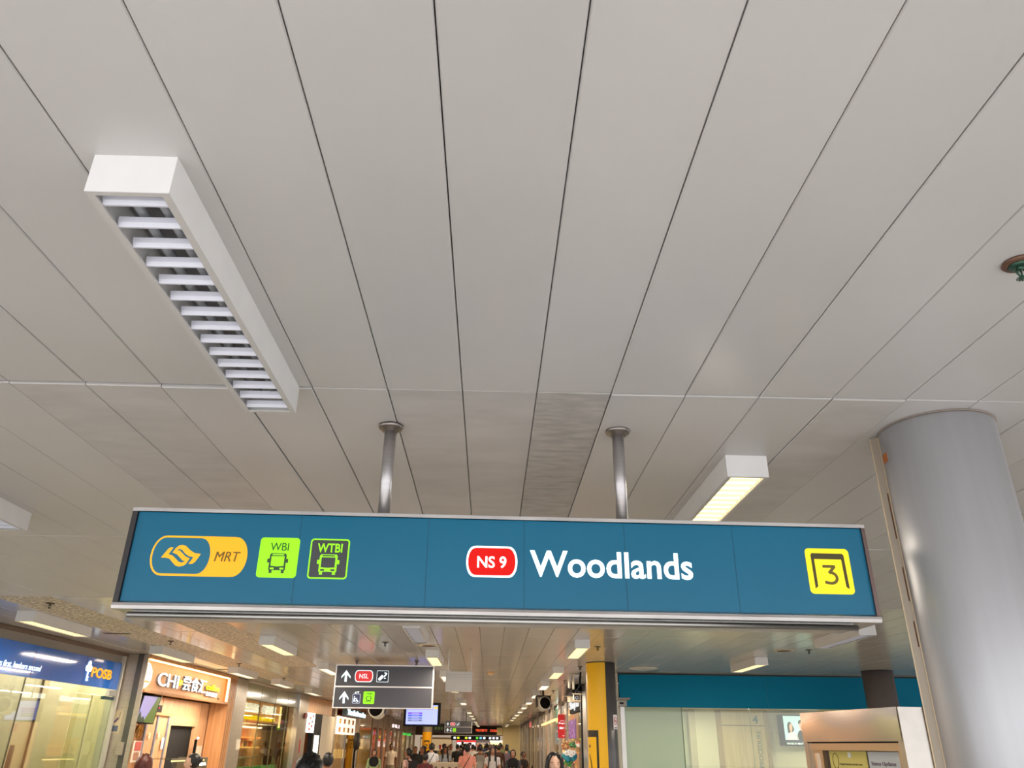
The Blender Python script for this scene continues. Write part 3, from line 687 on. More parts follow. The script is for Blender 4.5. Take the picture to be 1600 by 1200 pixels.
# CCTV cluster left of the yellow column
t = thing('security_camera', 'white bullet camera with black lens left of the yellow column', 'camera', frame(1.66, 15.6, 0, 2.45)); Mq = frame(1.62, 15.3, math.radians(-6), 2.43)
M_cam = mat('ivory camera housing', (222, 206, 178), .4)
MB(Mq).rbox(-.07, .07, .0, .30, -.055, .065, .015).build('housing', M_cam, t, bevel=.008)
MB(Mq).box(-.085, .085, -.05, .30, .065, .074).build('sunshield', M_cam, t)
MB(Mq).box(-.05, .05, -.006, 0, -.038, .05).build('face_plate', M_dark, t)
MB(Mq).lathe([(0, 0), (.034, 0), (.034, .014), (.024, .016), (.02, .008), (0, .008)], (0, 0, .004), 22, axis='Y').build('lens_ring', mat('grey lens ring', (120, 124, 136), .3), t)
MB(Mq).lathe([(0, .008), (.015, .010), (0, .014)], (0, 0, .004), 16, axis='Y').build('lens', M_dark, t)
MB(Mq).box(-.02, .02, .1, .16, .07, .16).tube([(0, .13, .14), (.05, .13, .20), (.08, .13, CZ-2.43-.002)], .018, 10).build('arm', M_dark, t)
t = thing('security_camera', 'cream side-on camera half behind the white bullet camera', 'camera', frame(1.5, 15.9, 0, 2.45)); Mq = frame(1.53, 16.0, math.radians(-62), 2.44)
MB(Mq).rbox(-.05, .05, .0, .26, -.05, .05, .012).build('housing', M_cam, t, bevel=.006); MB(Mq).box(-.06, .06, -.03, .25, .05, .057).build('sunshield', M_cam, t)
MB(Mq).box(-.015, .015, .1, .14, .05, CZ-2.44-.002).build('arm', M_dark, t)
t = thing('conduit', 'bundle of curved cream pipes dropping from the ceiling left of the yellow column', 'pipe', frame(1.6, 15.8, 0, 2.6))
for i, (px_, zz) in enumerate([(1.52, 2.62), (1.60, 2.60)]):
    MB().tube([(px_, 15.7, zz), (px_, 15.7, CZ-.07), (px_+.02, 15.7, CZ-.03), (px_+.06, 15.7, CZ-.018), (px_+.18, 15.7, CZ-.018)], .022, 10).build('pipe', mat('cream pipe', (216, 206, 188), .45), t)

# ============================================================ BANK FRONTAGE (left)
M_gl = glass('clear shop glass', (244, 246, 238), .06, .45)
M_glg = glass('greenish sheet glass', (232, 238, 222), .05, .4)
M_bluef = mat('glossy royal blue fascia', (20, 98, 190), .10, coat=.6, spec=.6)
t = thing('bank_sign', 'long glossy blue fascia with white key and yellow POSB lettering', 'sign', FB @ Matrix.Translation((8, 0, 2.34)))
MB(FB).box(6, 13.13, -.045, -.005, 2.34, 2.733).build('fascia_panel', M_bluef, t)
for s_ in (7.1, 10.735, 12.05): MB(FB).box(s_, s_+.008, -.047, -.044, 2.34, 2.733).build('panel_seam', mat('dark blue seam', (12, 50, 120), .4), t)
M_ylet = mat('amber sign lettering', (250, 172, 40), .4, emis=(250, 170, 30), es=.45)
MB(FB).text('POSB', 12.25, 12.86, 2.465, 2.605, -.045, bold=.02, depth=.012).build('lettering', M_ylet, t)
MB(FB).text('neighbours first, bankers second', 9.65, 10.94, 2.405, 2.50, -.045, depth=.006, shear=.22).build('slogan', M_wh2, t)
ky = MB(FB)
for cx, cz in ((12.14, 2.635), (12.095, 2.575), (12.185, 2.575)):
    for i in range(16):
        a, b_ = 2*PI*i/16, 2*PI*(i+1)/16; c_, s_, e_, f_ = math.cos(a), math.sin(a), math.cos(b_), math.sin(b_)
        ky.prism([(cx+.045*c_, cz+.045*s_), (cx+.045*e_, cz+.045*f_), (cx+.014*e_, cz+.014*f_), (cx+.014*c_, cz+.014*s_)], -.055, -.045)
ky.box(12.125, 12.155, -.055, -.045, 2.40, 2.56).box(12.155, 12.185, -.055, -.045, 2.405, 2.425).box(12.155, 12.18, -.055, -.045, 2.445, 2.465)
ky.build('key_emblem', M_wh2, t)
t = thing('bank_window', 'tall glass wall of the bank below the blue fascia', 'window', FB @ Matrix.Translation((8, 0, 0)))
for a, b_ in ((6.5, 9.3), (9.31, 10.725), (10.735, 12.045)): MB(FB).box(a, b_, -.006, .004, 0.0, 2.34).build('glass_pane', M_gl, t)
for a in (9.30, 10.73): MB(FB).box(a-.004, a+.004, -.008, .008, 0, 2.34).build('joint', mat('dark silicone joint', (88, 80, 60), .6), t)
t = thing('bank_door', 'sliding glass door at the right end of the bank front', 'door', FB @ Matrix.Translation((12.05, 0, 0)))
MB(FB).box(12.05, 13.14, -.012, .0, 0, 2.23).build('door_leaf', M_glg, t)
MB(FB).box(12.05, 13.14, -.006, .004, 2.24, 2.34).build('transom_glass', M_gl, t)
MB(FB).box(12.80, 13.14, -.03, .01, 2.19, 2.235).build('top_rail', mat('dark teal rail', (52, 78, 88), .3, .6), t)
MB(FB).box(12.92, 13.14, -.05, .01, 2.25, 2.32).build('lock_box', M_steel, t)
MB(FB).box(13.14, 13.2, -.07, .1, 0, 2.85).build('jamb', mat('light silver jamb', (196, 190, 180), .4, .3), t)
MB(FB).box(12.5, 12.515, -.013, .0, 0, 2.23).build('door_edge', mat('sage edge', (150, 146, 116), .5), t)
# interior of the bank
struct(MB(FB).box(4, 12.2, .62, .7, 0, 2.7), 'wall_left', M_cream)
struct(MB(FB).box(12.2, 13.2, .5, .58, 0, 2.7).box(13.15, 13.2, .06, .6, 0, 2.7), 'wall_left', mat('pale bank partition', (226, 212, 178), .6))
struct(MB(FB).box(6, 13.2, .02, 2.0, 2.62, 2.7), 'ceiling', mat('bank ceiling board', (220, 210, 186), .7))
lamp_light('bank_light', 'AREA', (FB @ Vector((10.0, .33, 2.58))), 44, (1, .94, .82), .3, 4.5, rot=(0, 0, math.atan2(1, .03)-PI/2+0))
lamp_light('bank_light', 'AREA', (FB @ Vector((12.5, .26, 2.58))), 17, (1, .92, .76), .3, 1.2)
# office chair back behind the glass
t = thing('office_chair', 'dark mesh-backed office chair standing behind the bank glass', 'chair', FB @ Matrix.Translation((11.42, .32, 0))); Q = FB @ Matrix.Translation((11.42, .32, 0)) @ Matrix.Rotation(.5, 4, 'Z')
bk = smooth_closed([(-.24, .75), (-.25, 1.1), (-.18, 1.42), (0, 1.55), (.18, 1.42), (.25, 1.1), (.24, .75), (0, .66)], 5)
MB(Q).prism(bk, .0, .05).build('backrest', mat('dark mesh fabric', (60, 56, 48), .8, var=.3, vscale=60), t)
MB(Q).rbox(-.25, .25, -.48, -.02, .46, .54, .08).build('seat', mat('dark seat fabric', (44, 42, 40), .9), t)
MB(Q).tube([(0, -.24, .08), (0, -.24, .46)], .03, 12).tube([(0, .02, .46), (0, .05, .8)], .025, 8).build('stem', M_dark, t)
b_ = MB(Q)
for k in range(5): b_.tube([(0, -.24, .1), (.28*math.cos(k*1.257), -.24+.28*math.sin(k*1.257), .05)], .02, 8)
b_.build('base', M_dark, t)

# ============================================================ STEEL PILLAR BETWEEN BANK AND FOOD STALL
M_st2 = mat('warm brushed steel cladding', (186, 174, 156), .34, .5, var=.12, vscale=2, stretch=(1, 1, 14))
t = thing('steel_pillar', 'brushed steel pillar between the bank and the wooden food stall', 'pillar', frame(-5.75, 13.3))
MB().box(-5.94, -5.66, 13.235, 13.262, 0, CZ-.005).build('cladding', M_st2, t)
MB().box(-5.66, -5.57, 13.22, 13.262, 0, CZ-.005).build('reflection_band', mat('painted dark reflection', (96, 94, 90), .35, .6), t)  # dark reflection in the steel, put in as a darker band
MB().box(-5.57, -5.50, 13.22, 13.26, 0, CZ-.005).build('edge_trim', M_st2, t)
MB().box(-5.86, -5.73, 13.232, 13.24, 1.72, 2.05).build('notice', mat('beige notice', (196, 180, 146), .6), t)
MB().box(-5.85, -5.76, 13.228, 13.232, 1.75, 1.83).build('notice_panel', mat('blue grey notice panel', (92, 100, 118), .6), t)
MB().prism([(-5.84, 1.89), (-5.79, 1.95), (-5.77, 1.93), (-5.82, 1.87)], 13.228, 13.232).box(-5.768, -5.764, 13.228, 13.232, 1.93, 2.02).build('notice_drawing', mat('violet notice drawing', (92, 74, 110), .6), t)
MB().box(-5.70, -5.60, 13.17, 13.22, 1.42, 1.60).build('intercom_box', M_st2, t, bevel=.004)

# ============================================================ WOODEN FOOD STALL
M_wd = wood('light oak laminate', (206, 156, 112), (226, 180, 138), (9, 9, .6), 2.5)
M_wd2 = wood('orange oak trim', (186, 132, 84), (206, 152, 102), (9, 9, .6), 2.5)
M_led = mat('warm LED strip', (255, 240, 200), .4, emis=(255, 226, 160), es=2.2)
M_pk = wood('peach lit fascia board', (226, 168, 116), (240, 186, 134), (1, 1, 1), 1.2)
M_neonw = mat('white illuminated letters', (255, 255, 255), .4, emis=(240, 248, 255), es=1.15)
M_neony = mat('yellow illuminated letters', (255, 236, 0), .4, emis=(255, 232, 0), es=1.1)
M_letside = mat('silver letter returns', (150, 156, 164), .4, .5)
t = thing('stall_fascia', 'peach wooden fascia with glowing CHI lettering over the food stall', 'sign', FS @ Matrix.Translation((13.25, 0, 2.3)))
MB(FS).box(13.27, 17.70, -.10, .25, 2.83, 2.885).build('top_board', M_wd2, t)
MB(FS).box(13.25, 17.32, -.10, .02, 2.325, 2.36).build('bottom_board', M_wd2, t)
MB(FS).box(17.22, 17.32, -.10, .02, 2.36, 2.83).build('end_board', M_wd2, t)
MB(FS).box(13.25, 17.22, .0, .03, 2.36, 2.83).build('board', M_pk, t)
MB(FS).box(13.25, 17.2, -.095, -.075, 2.800, 2.826).build('led_strip', M_led, t); MB(FS).box(17.175, 17.215, -.095, -.06, 2.37, 2.80).build('led_strip', M_led, t)
lg = MB(FS).prism([(max(13.29, 13.22+.31*math.cos(2*PI*k/40)), 2.58+.205*math.sin(2*PI*k/40)) for k in range(40)], -.05, 0).build('round_logo', M_neonw, t)
MB(FS).box(13.29, 13.47, -.054, -.05, 2.47, 2.50).build('logo_band', em('orange logo band', (240, 140, 60), .6), lg)
MB(FS).text('尝尝', 13.31, 13.46, 2.54, 2.63, -.05, depth=.004).build('logo_text', mat('grey logo text', (120, 130, 130), .5), lg)
def neon(body, x0, x1, z0, z1, m=None, bold=.0, dp=.06):
    MB(FS).text(body, x0+.05, x1+.05, z0, z1, -.0, bold=bold, depth=dp*.8).build('letter_return', M_letside, t)
    MB(FS).text(body, x0, x1, z0, z1, -dp, bold=bold, depth=.012).build('lettering', m or M_neonw, t)
neon('CHI', 13.76, 14.62, 2.455, 2.665); neon('尝食汇', 14.84, 15.98, 2.45, 2.695)
MB(FS).prism([(14.73+.06*math.cos(2*PI*k/20), 2.565+.045*math.sin(2*PI*k/20)) for k in range(20)], -.07, 0).build('dot', M_neony, t)
neon('coffee', 16.0, 16.72, 2.53, 2.635, M_neony, .02); neon('BAKERY', 16.05, 16.65, 2.425, 2.495, M_neonw, .0)
MB(FS).prism(rr(16.86, 16.96, 2.395, 2.43, .01), -.006, 0).build('badge', mat('brown badge', (110, 80, 50), .5), t)
t = thing('stall_pier', 'orange oak pier with vertical grooves at the right of the food stall', 'pier', FS @ Matrix.Translation((17.5, 0, 0)))
MB(FS).box(17.33, 17.70, -.08, .28, 0, 2.825).build('board', M_wd2, t)
for i in range(3): MB(FS).box(17.38+.1*i, 17.39+.1*i, -.083, -.079, 0, 2.83).build('groove', mat('groove shadow brown', (150, 92, 48), .7), t)
MB(FS).box(17.70, 17.73, -.09, .1, 0, 2.86).build('edge_trim', M_steel, t)
t = thing('wall_panelling', 'light oak wall panelling behind the food stall counter', 'panelling', FS @ Matrix.Translation((13.3, .3, 0)))
MB(FS).box(13.25, 15.55, .30, .36, 0, 2.33).box(15.55, 16.75, .30, .36, 1.89, 2.33).box(16.75, 17.4, .30, .36, 0, 2.33).build('oak_boards', M_wd, t)
for s_ in (14.42, 15.0, 16.9): MB(FS).box(s_, s_+.008, .295, .301, 0, 2.33).build('board_joint', mat('oak joint', (176, 130, 92), .7), t)
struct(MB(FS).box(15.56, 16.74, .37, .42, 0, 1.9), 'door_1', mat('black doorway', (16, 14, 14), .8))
t = thing('door_frame', 'white edged leaning panel at the right of the black doorway', 'panel', FS @ Matrix.Translation((16.8, .2, 0)))
MB(FS).box(16.72, 16.93, .16, .2, 0, 1.55).build('board', mat('pale beige panel', (214, 196, 170), .6), t)
MB(FS).box(16.62, 16.66, .18, .22, 0, 1.66).build('post', M_dark, t); MB(FS).ell((16.66, .18, 1.68), (.03, .03, .03), 10, 8).build('knob', mat('white knob', (236, 236, 240), .4), t)
t = thing('glazed_cabinet', 'oak cabinet with blue-grey framed glass doors behind the counter', 'cabinet', FS @ Matrix.Translation((14.6, .2, 0)))
MB(FS).box(14.25, 15.20, .22, .30, 1.0, 2.03).build('body', M_wd, t)
MB(FS).box(14.22, 15.24, .18, .30, 2.03, 2.07).build('cornice', M_wd2, t)
for s_ in (14.25, 14.68, 15.15): MB(FS).box(s_, s_+.05, .20, .23, 1.0, 2.02).build('door_frame', mat('blue grey frame', (140, 146, 166), .4, .3), t)
for s_, z in ((14.42, 1.66), (14.8, 1.68)): MB(FS).box(s_, s_+.07, .195, .2, z, z+.09).build('label', mat('cream label', (236, 226, 190), .6), t)
MB(FS).box(15.0, 15.1, .195, .2, 1.5, 1.68).build('label', mat('white label', (226, 228, 232), .6), t)
t = thing('menu_screen', 'tilted screen showing a mountain meadow under the stall fascia', 'screen', FS @ Matrix.Translation((13.7, -.05, 2.08)))
TVM = FS
MB(TVM).prism([(13.24, 1.87), (13.93, 1.87), (14.06, 2.30), (13.38, 2.29)], -.05, .02).build('casing', M_dark, t)
d_ = MB(TVM).prism([(13.27, 1.89), (13.90, 1.885), (14.02, 2.285), (13.40, 2.275)], -.054, -.05).build('display', em('lilac sky picture', (136, 130, 176), .6), t)
MB(TVM).prism([(13.27, 1.89), (13.90, 1.885), (14.02, 2.285), (13.92, 2.282), (13.70, 2.06), (13.55, 1.93)], -.057, -.054).build('meadow', em('meadow picture', (84, 104, 40), .5), d_)
MB(TVM).prism([(13.27, 1.89), (13.56, 1.888), (13.50, 1.98), (13.42, 1.95), (13.36, 2.05), (13.31, 2.0)], -.058, -.055).build('pine_trees', em('pine picture', (50, 62, 44), .4), d_)
MB(FS).tube([(14.12, .0, 2.14), (14.2, .0, 2.33)], .008, 8).build('hanger', mat('white hanger', (230, 226, 220), .4), t)
t = thing('kitchen_display_box', 'small dark box with a red dot beside the mountain screen', 'device', FS @ Matrix.Translation((14.1, 0, 2.1)))
MB(FS).box(13.99, 14.24, -.02, .1, 2.06, 2.17).build('casing', mat('dark maroon box', (52, 26, 28), .4), t); MB(FS).prism(rr(14.1, 14.13, 2.115, 2.135, .005), -.024, -.02).build('dot', em('red dot', (230, 40, 40), .9), t)
t = thing('hanging_plant', 'golden drooping leaves hanging below the mountain screen', 'plant', FS @ Matrix.Translation((13.6, 0, 1.8)))
rl = random.Random(5); lf = MB(FS)
for k in range(26):
    a = rl.uniform(-1.4, 1.4); ln = rl.uniform(.10, .2); x0 = 13.52+rl.uniform(-.06, .06); z0 = 1.80+rl.uniform(-.02, .04)
    x1, z1 = x0+math.sin(a)*ln, z0-ln*rl.uniform(.4, .9); yy = rl.uniform(-.06, .06)
    lf.add([(x0, yy, z0), ((x0+x1)/2+.02, yy-.02, (z0+z1)/2+.05), (x1, yy, z1), ((x0+x1)/2-.02, yy+.01, (z0+z1)/2-.01)], [(0, 1, 2, 3)])
lf.tube([(13.52, 0, 1.80), (13.52, 0, 1.88)], .01, 6); lf.build('leaves', mat('golden leaf', (168, 112, 30), .5, var=.4, vscale=20), t)
t = thing('stall_poster', 'small red and white poster on the glass screen of the food stall', 'poster', FS @ Matrix.Translation((13.4, -.1, 1.5)))
MB(FS).box(13.22, 13.52, -.11, -.105, 1.32, 1.62).build('sheet', mat('white poster sheet', (226, 214, 200), .6), t)
MB(FS).box(13.27, 13.50, -.114, -.11, 1.48, 1.61).build('red_panel', mat('salmon red panel', (204, 96, 84), .6), t); MB(FS).prism(rr(13.28, 13.46, 1.35, 1.46, .03), -.114, -.11).build('food_picture', mat('food picture', (196, 140, 110), .6, var=.4, vscale=30), t)
t = thing('stall_counter', 'food stall counter with a slanted glass display case', 'counter', FS @ Matrix.Translation((14.2, -.3, 0)))
MB(FS).box(13.3, 15.9, -.75, -.15, 0, 1.05).build('body', M_wd, t)
MB(FS).box(13.3, 15.9, -.75, -.15, 1.05, 1.08).build('shelf', mat('warm shelf', (236, 200, 140), .5), t)
MB(FS).box(13.35, 14.85, -.70, -.20, 1.36, 1.375).add([(13.35, -.74, 1.10), (14.85, -.74, 1.10), (14.85, -.68, 1.37), (13.35, -.68, 1.37)], [(0, 1, 2, 3)]).build('glass_case', M_gl, t)
MB(FS).box(13.33, 14.87, -.71, -.69, 1.355, 1.38).box(14.85, 14.87, -.71, -.2, 1.08, 1.38).build('case_edge', mat('pewter edge', (150, 144, 124), .4, .6), t)
MB(FS).box(13.4, 14.8, -.68, -.66, 1.33, 1.35).build('case_light', M_led, t)
lamp_light('stall_light', 'AREA', (FS @ Vector((15.6, -.1, 2.31))), 34, (1, .84, .66), .3, 2.2)
lamp_light('fascia_light', 'AREA', (FS @ Vector((15.2, -.20, 2.80))), 4, (1, .80, .56), .06, 3.8, rot=(0, math.radians(25), 0))

# ============================================================ GLASS SHOP FRONT WITH SECOND LIT SIGN
t = thing('steel_pier', 'broad brushed steel pier between food stall and glass shop front', 'pillar', FS @ Matrix.Translation((18.2, 0, 0)))
MB(FS).box(17.76, 18.62, -.04, .2, 0, CZ-.01).build('cladding', M_st2, t)
MB(FS).box(18.36, 18.62, -.046, -.04, 1.48, 1.68).build('notice', mat('ivory notice', (216, 204, 180), .6), t)
t = thing('shop_window', 'tall glass shop front with small grid panes above, left side', 'window', FS @ Matrix.Translation((21, 0, 0)))
for a, b_ in ((18.64, 19.85), (19.87, 21.1), (21.12, 22.3), (22.32, 23.3)):
    MB(FS).box(a, b_, 0, .01, 0, 2.52).build('glass_pane', glass('tinted shop glass', (236, 236, 218), .08, .5), t); MB(FS).box(a, b_, 0, .012, 2.53, 2.86).build('grid_pane', mat('opaque olive pane', (158, 152, 122), .18, coat=.3), t)  # grid panes coloured opaque olive in place of see-through glass
for a in (19.86, 21.11, 22.31): MB(FS).box(a-.008, a+.008, -.004, .016, 0, 2.86).build('mullion', mat('olive mullion', (104, 98, 70), .5), t)
MB(FS).box(18.62, 23.3, -.004, .016, 2.515, 2.535).build('transom', mat('olive mullion', (104, 98, 70), .5), t)
t = thing('shop_sign', 'glowing sign with white and yellow characters behind the glass shop front', 'sign', FS @ Matrix.Translation((20, .2, 2.1)))
MB(FS).box(18.7, 22.15, .12, .2, 2.07, 2.52).build('board', mat('glowing peach sign board', (226, 168, 116), .6, emis=(232, 160, 96), es=.6), t)
MB(FS).box(22.05, 22.13, .09, .12, 1.98, 2.48).build('led_strip', M_led, t)
MB(FS).text('茶炒焰', 18.78, 20.05, 2.25, 2.455, .12, depth=.05).build('lettering', M_neonw, t)
MB(FS).text('小聚煲鲜', 20.35, 21.55, 2.25, 2.46, .12, depth=.05).build('lettering', M_neonw, t)
MB(FS).text('COFFEE HOUSE', 18.75, 20.05, 2.10, 2.20, .12, bold=.03, depth=.05).build('lettering', M_neony, t); MB(FS).text('LOCAL FOOD', 20.3, 21.5, 2.10, 2.19, .12, bold=.03, depth=.05).build('lettering', M_neony, t)
t = thing('shop_interior_shelf', 'warm lit food display shelves seen through the glass shop front', 'shelf', FS @ Matrix.Translation((20, .6, 0)))
MB(FS).box(18.7, 23.3, .75, .8, 0, 2.5).build('back_board', M_wd, t)
for z, c in ((1.95, (230, 236, 240)), (1.72, (240, 150, 80)), (1.5, (236, 190, 120)), (1.28, (120, 110, 90))):
    MB(FS).box(18.8, 21.8, .45, .75, z, z+.03).build('shelf_board', em('shelf light %d' % int(z*100), c, .9), t)
for k in range(14):
    MB(FS).box(18.85+.2*k, 18.98+.2*k, .55, .7, 1.54, 1.66).build('packet', mat('packet colour %d' % (k % 4), [(200, 90, 50), (226, 200, 150), (90, 80, 70), (180, 140, 90)][k % 4], .6), t)
MB(FS).box(19.0, 19.5, .40, .42, 1.20, 1.50).build('menu_card', em('pale menu card', (214, 226, 206), .6), t)
MB(FS).box(18.8, 23.0, .30, .42, 1.02, 1.10).build('counter_edge', em('green counter edge', (70, 150, 70), .45), t)
lamp_light('shop_light', 'AREA', (FS @ Vector((20.6, .35, 2.04))), 85, (1, .82, .56), .4, 3.6)
struct(MB(FS).box(18.6, 58, 2.0, 2.1, 0, 2.9), 'wall_left', mat('warm shop back wall', (170, 128, 86), .7, var=.3, vscale=2))
t = thing('steel_pier', 'steel pier with red alarm bell right of the glass shop front', 'pillar', FS @ Matrix.Translation((24, 0, 0)))
MB(FS).box(23.34, 24.45, -.04, .2, 0, CZ-.01).build('cladding', M_st2, t); MB(FS).box(23.28, 23.36, -.07, .2, 0, CZ-.01).build('edge_post', M_steel_b, t)
t = thing('alarm_bell', 'round red fire alarm bell on the steel pier', 'alarm bell', FS @ Matrix.Translation((24.12, -.05, 2.34)))
MB(FS).prism([(24.12+.16*math.cos(2*PI*k/24), 2.34+.075*math.sin(2*PI*k/24)) for k in range(24)], -.09, -.04).build('gong', mat('alarm red', (120, 24, 24), .4), t)
t = thing('fire_extinguisher', 'red fire extinguisher at the foot of the steel pier', 'fire extinguisher', FS @ Matrix.Translation((23.95, -.15, .9)))
MB(FS).tube([(23.95, -.13, .72), (23.95, -.13, 1.16), (23.95, -.13, 1.20)], [.075, .075, .03], 16).build('cylinder', mat('extinguisher red', (196, 34, 34), .35), t)
MB(FS).box(23.9, 24.0, -.17, -.1, 1.2, 1.25).tube([(23.99, -.13, 1.22), (24.08, -.13, 1.1), (24.06, -.13, .95)], .012, 8).build('valve', M_dark, t)
MB(FS).box(23.90, 24.0, -.208, -.2, .92, 1.06).build('label', mat('pink label', (236, 190, 186), .5), t)
t = thing('wall_sticker', 'narrow vertical red sticker on the steel pier above the extinguisher', 'sticker', FS @ Matrix.Translation((23.9, -.05, 1.5)))
MB(FS).box(23.86, 23.98, -.046, -.041, 1.38, 1.72).build('film', mat('sticker red', (190, 70, 60), .5), t)
# third unit: wood header, lightbox, black panel, white pillar
t = thing('wood_header', 'oak header board over the third left shop', 'header', FS @ Matrix.Translation((26, 0, 2.4)))
MB(FS).box(24.47, 27.8, -.03, .2, 2.45, CZ-.01).build('board', M_wd, t)
t = thing('menu_lightbox', 'white vertical lightbox with food pictures on the third left shop', 'lightbox', FS @ Matrix.Translation((24.9, -.1, 1.9)))
MB(FS).box(24.42, 25.36, -.06, -.03, 1.91, 2.44).build('box', em('white lightbox face', (240, 240, 240), 1.0), t)
for k, (a, z, c) in enumerate([(25.1, 2.36, (170, 40, 60)), (24.8, 2.30, (210, 110, 70)), (25.05, 2.21, (110, 120, 120)), (24.7, 2.15, (214, 120, 70)), (25.0, 2.09, (160, 50, 50)), (24.75, 2.0, (196, 90, 60))]):
    MB(FS).prism(rr(a-.09, a+.09, z-.035, z+.035, .02), -.064, -.06).build('food_picture', mat('dish colour %d' % k, c, .6), t)
t = thing('black_panel', 'tall black panel with a white lit strip beside the lightbox', 'panel', FS @ Matrix.Translation((25.9, 0, 0)))
MB(FS).box(25.37, 26.4, -.05, .1, 0, 2.44).build('board', M_black, t); MB(FS).box(25.55, 26.2, -.055, -.05, 1.3, 1.85).build('lit_strip', em('white lit strip', (246, 244, 236), .9), t)
t = thing('white_pillar', 'white painted pillar right of the black panel', 'pillar', FS @ Matrix.Translation((27.3, 0, 0)))
MB(FS).box(26.42, 28.3, -.05, .15, 0, 2.44).build('shaft', mat('off white pillar', (216, 206, 188), .5), t)
MB(FS).box(28.3, 28.6, -.05, .15, 0, CZ-.01).build('edge_post', M_st2, t)
t = thing('neon_sign', 'slanting pale blue neon sign with white words below the large direction sign', 'sign', FS @ Matrix.Translation((31, -.2, 2.6)))
MB(FS).box(29.2, 33.1, -.25, -.1, 2.53, 2.76).build('board', mat('dark teal board', (60, 78, 84), .5), t)
MB(FS).text('Tea fruit series', 29.35, 33.0, 2.55, 2.74, -.25, bold=.05, depth=.03).build('lettering', em('icy neon', (214, 244, 255), 1.3), t)
t = thing('menu_board', 'lit white menu board with four columns of drinks', 'menu board', FS @ Matrix.Translation((30, -.1, 2.2)))
MB(FS).box(28.62, 31.9, -.1, .0, 1.93, 2.49).build('board', em('warm white board', (250, 240, 220), 1.0), t)
for c_ in range(4):
    for r_ in range(2):
        x_ = 28.85+c_*.8; z_ = 2.26-r_*.27
        MB(FS).prism([(x_, z_), (x_+.3, z_), (x_+.36, z_+.16), (x_-.03, z_+.16)], -.104, -.1).build('drink_picture', mat('drink colour %d' % ((c_+r_) % 3), [(226, 150, 70), (200, 120, 60), (236, 190, 120)][(c_+r_) % 3], .6), t)
for k in range(1, 4): MB(FS).box(28.62+.8*k, 28.65+.8*k, -.103, -.1, 1.93, 2.49).build('divider', M_bulk, t)
t = thing('shop_bay', 'warm lit shop bay below the white menu board', 'shop', FS @ Matrix.Translation((31, 0, 0)))
MB(FS).box(28.7, 33.1, .5, .56, 0, 2.5).build('back_board', em('self-lit bay back', (206, 160, 112), .5), t)  # back board glows by itself to stand for a lit interior
MB(FS).box(28.7, 33.1, .0, .01, 0, 1.92).build('glass_pane', M_gl, t)
MB(FS).box(30.6, 30.75, -.03, .0, 0, 1.92).build('mullion', M_steel_b, t); MB(FS).box(32.9, 33.15, -.06, .1, 0, 2.86).build('mullion', M_steel_b, t)
for k in range(5): MB(FS).box(28.9+.8*k, 29.4+.8*k, .3, .34, 1.15, 1.45).build('lit_shelf', em('amber shelf glow', (255, 206, 130), .9), t)
t = thing('pedestal_fan', 'dark round-headed pedestal fan standing below the lit menu board', 'fan', FS @ Matrix.Translation((30.3, -.5, 0)))
Q = FS @ Matrix.Translation((30.3, -.5, 0))
MB(Q).lathe([(0, -.08), (.26, -.08), (.29, 0), (.26, .07), (0, .08)], (0, 0, 1.72), 26, axis='Y').build('fan_head', mat('dark fan cage', (40, 34, 32), .6, var=.3, vscale=20), t)
MB(Q).lathe([(0, .08), (.06, .085), (0, .1)], (0, 0, 1.72), 12, axis='Y').build('hub', mat('grey hub', (190, 190, 196), .4), t)
MB(Q).tube([(0, .05, 0), (.05, .05, .6), (-.06, .05, 1.1), (.02, .05, 1.6)], .035, 10).build('pole', M_dark, t)
MB(Q).lathe([(0, 0), (.28, 0), (.25, .04), (0, .06)], n=24).build('base', M_dark, t)
t = thing('reflecting_pillar', 'steel pillar with a painted-on yellow reflection in the left shop row', 'pillar', FS @ Matrix.Translation((34.4, 0, 0)))
MB(FS).box(33.2, 36.0, -.05, .3, 0, CZ-.15).build('cladding', mat('painted yellow reflection', (176, 138, 14), .15, coat=.5, var=.3, vscale=2, stretch=(3, 3, .3)), t)  # yellow reflection in the steel, put into the cladding colour
MB(FS).box(34.4, 35.0, -.055, -.05, 1.62, 1.80).build('notice', mat('notice grey', (206, 200, 190), .5), t)
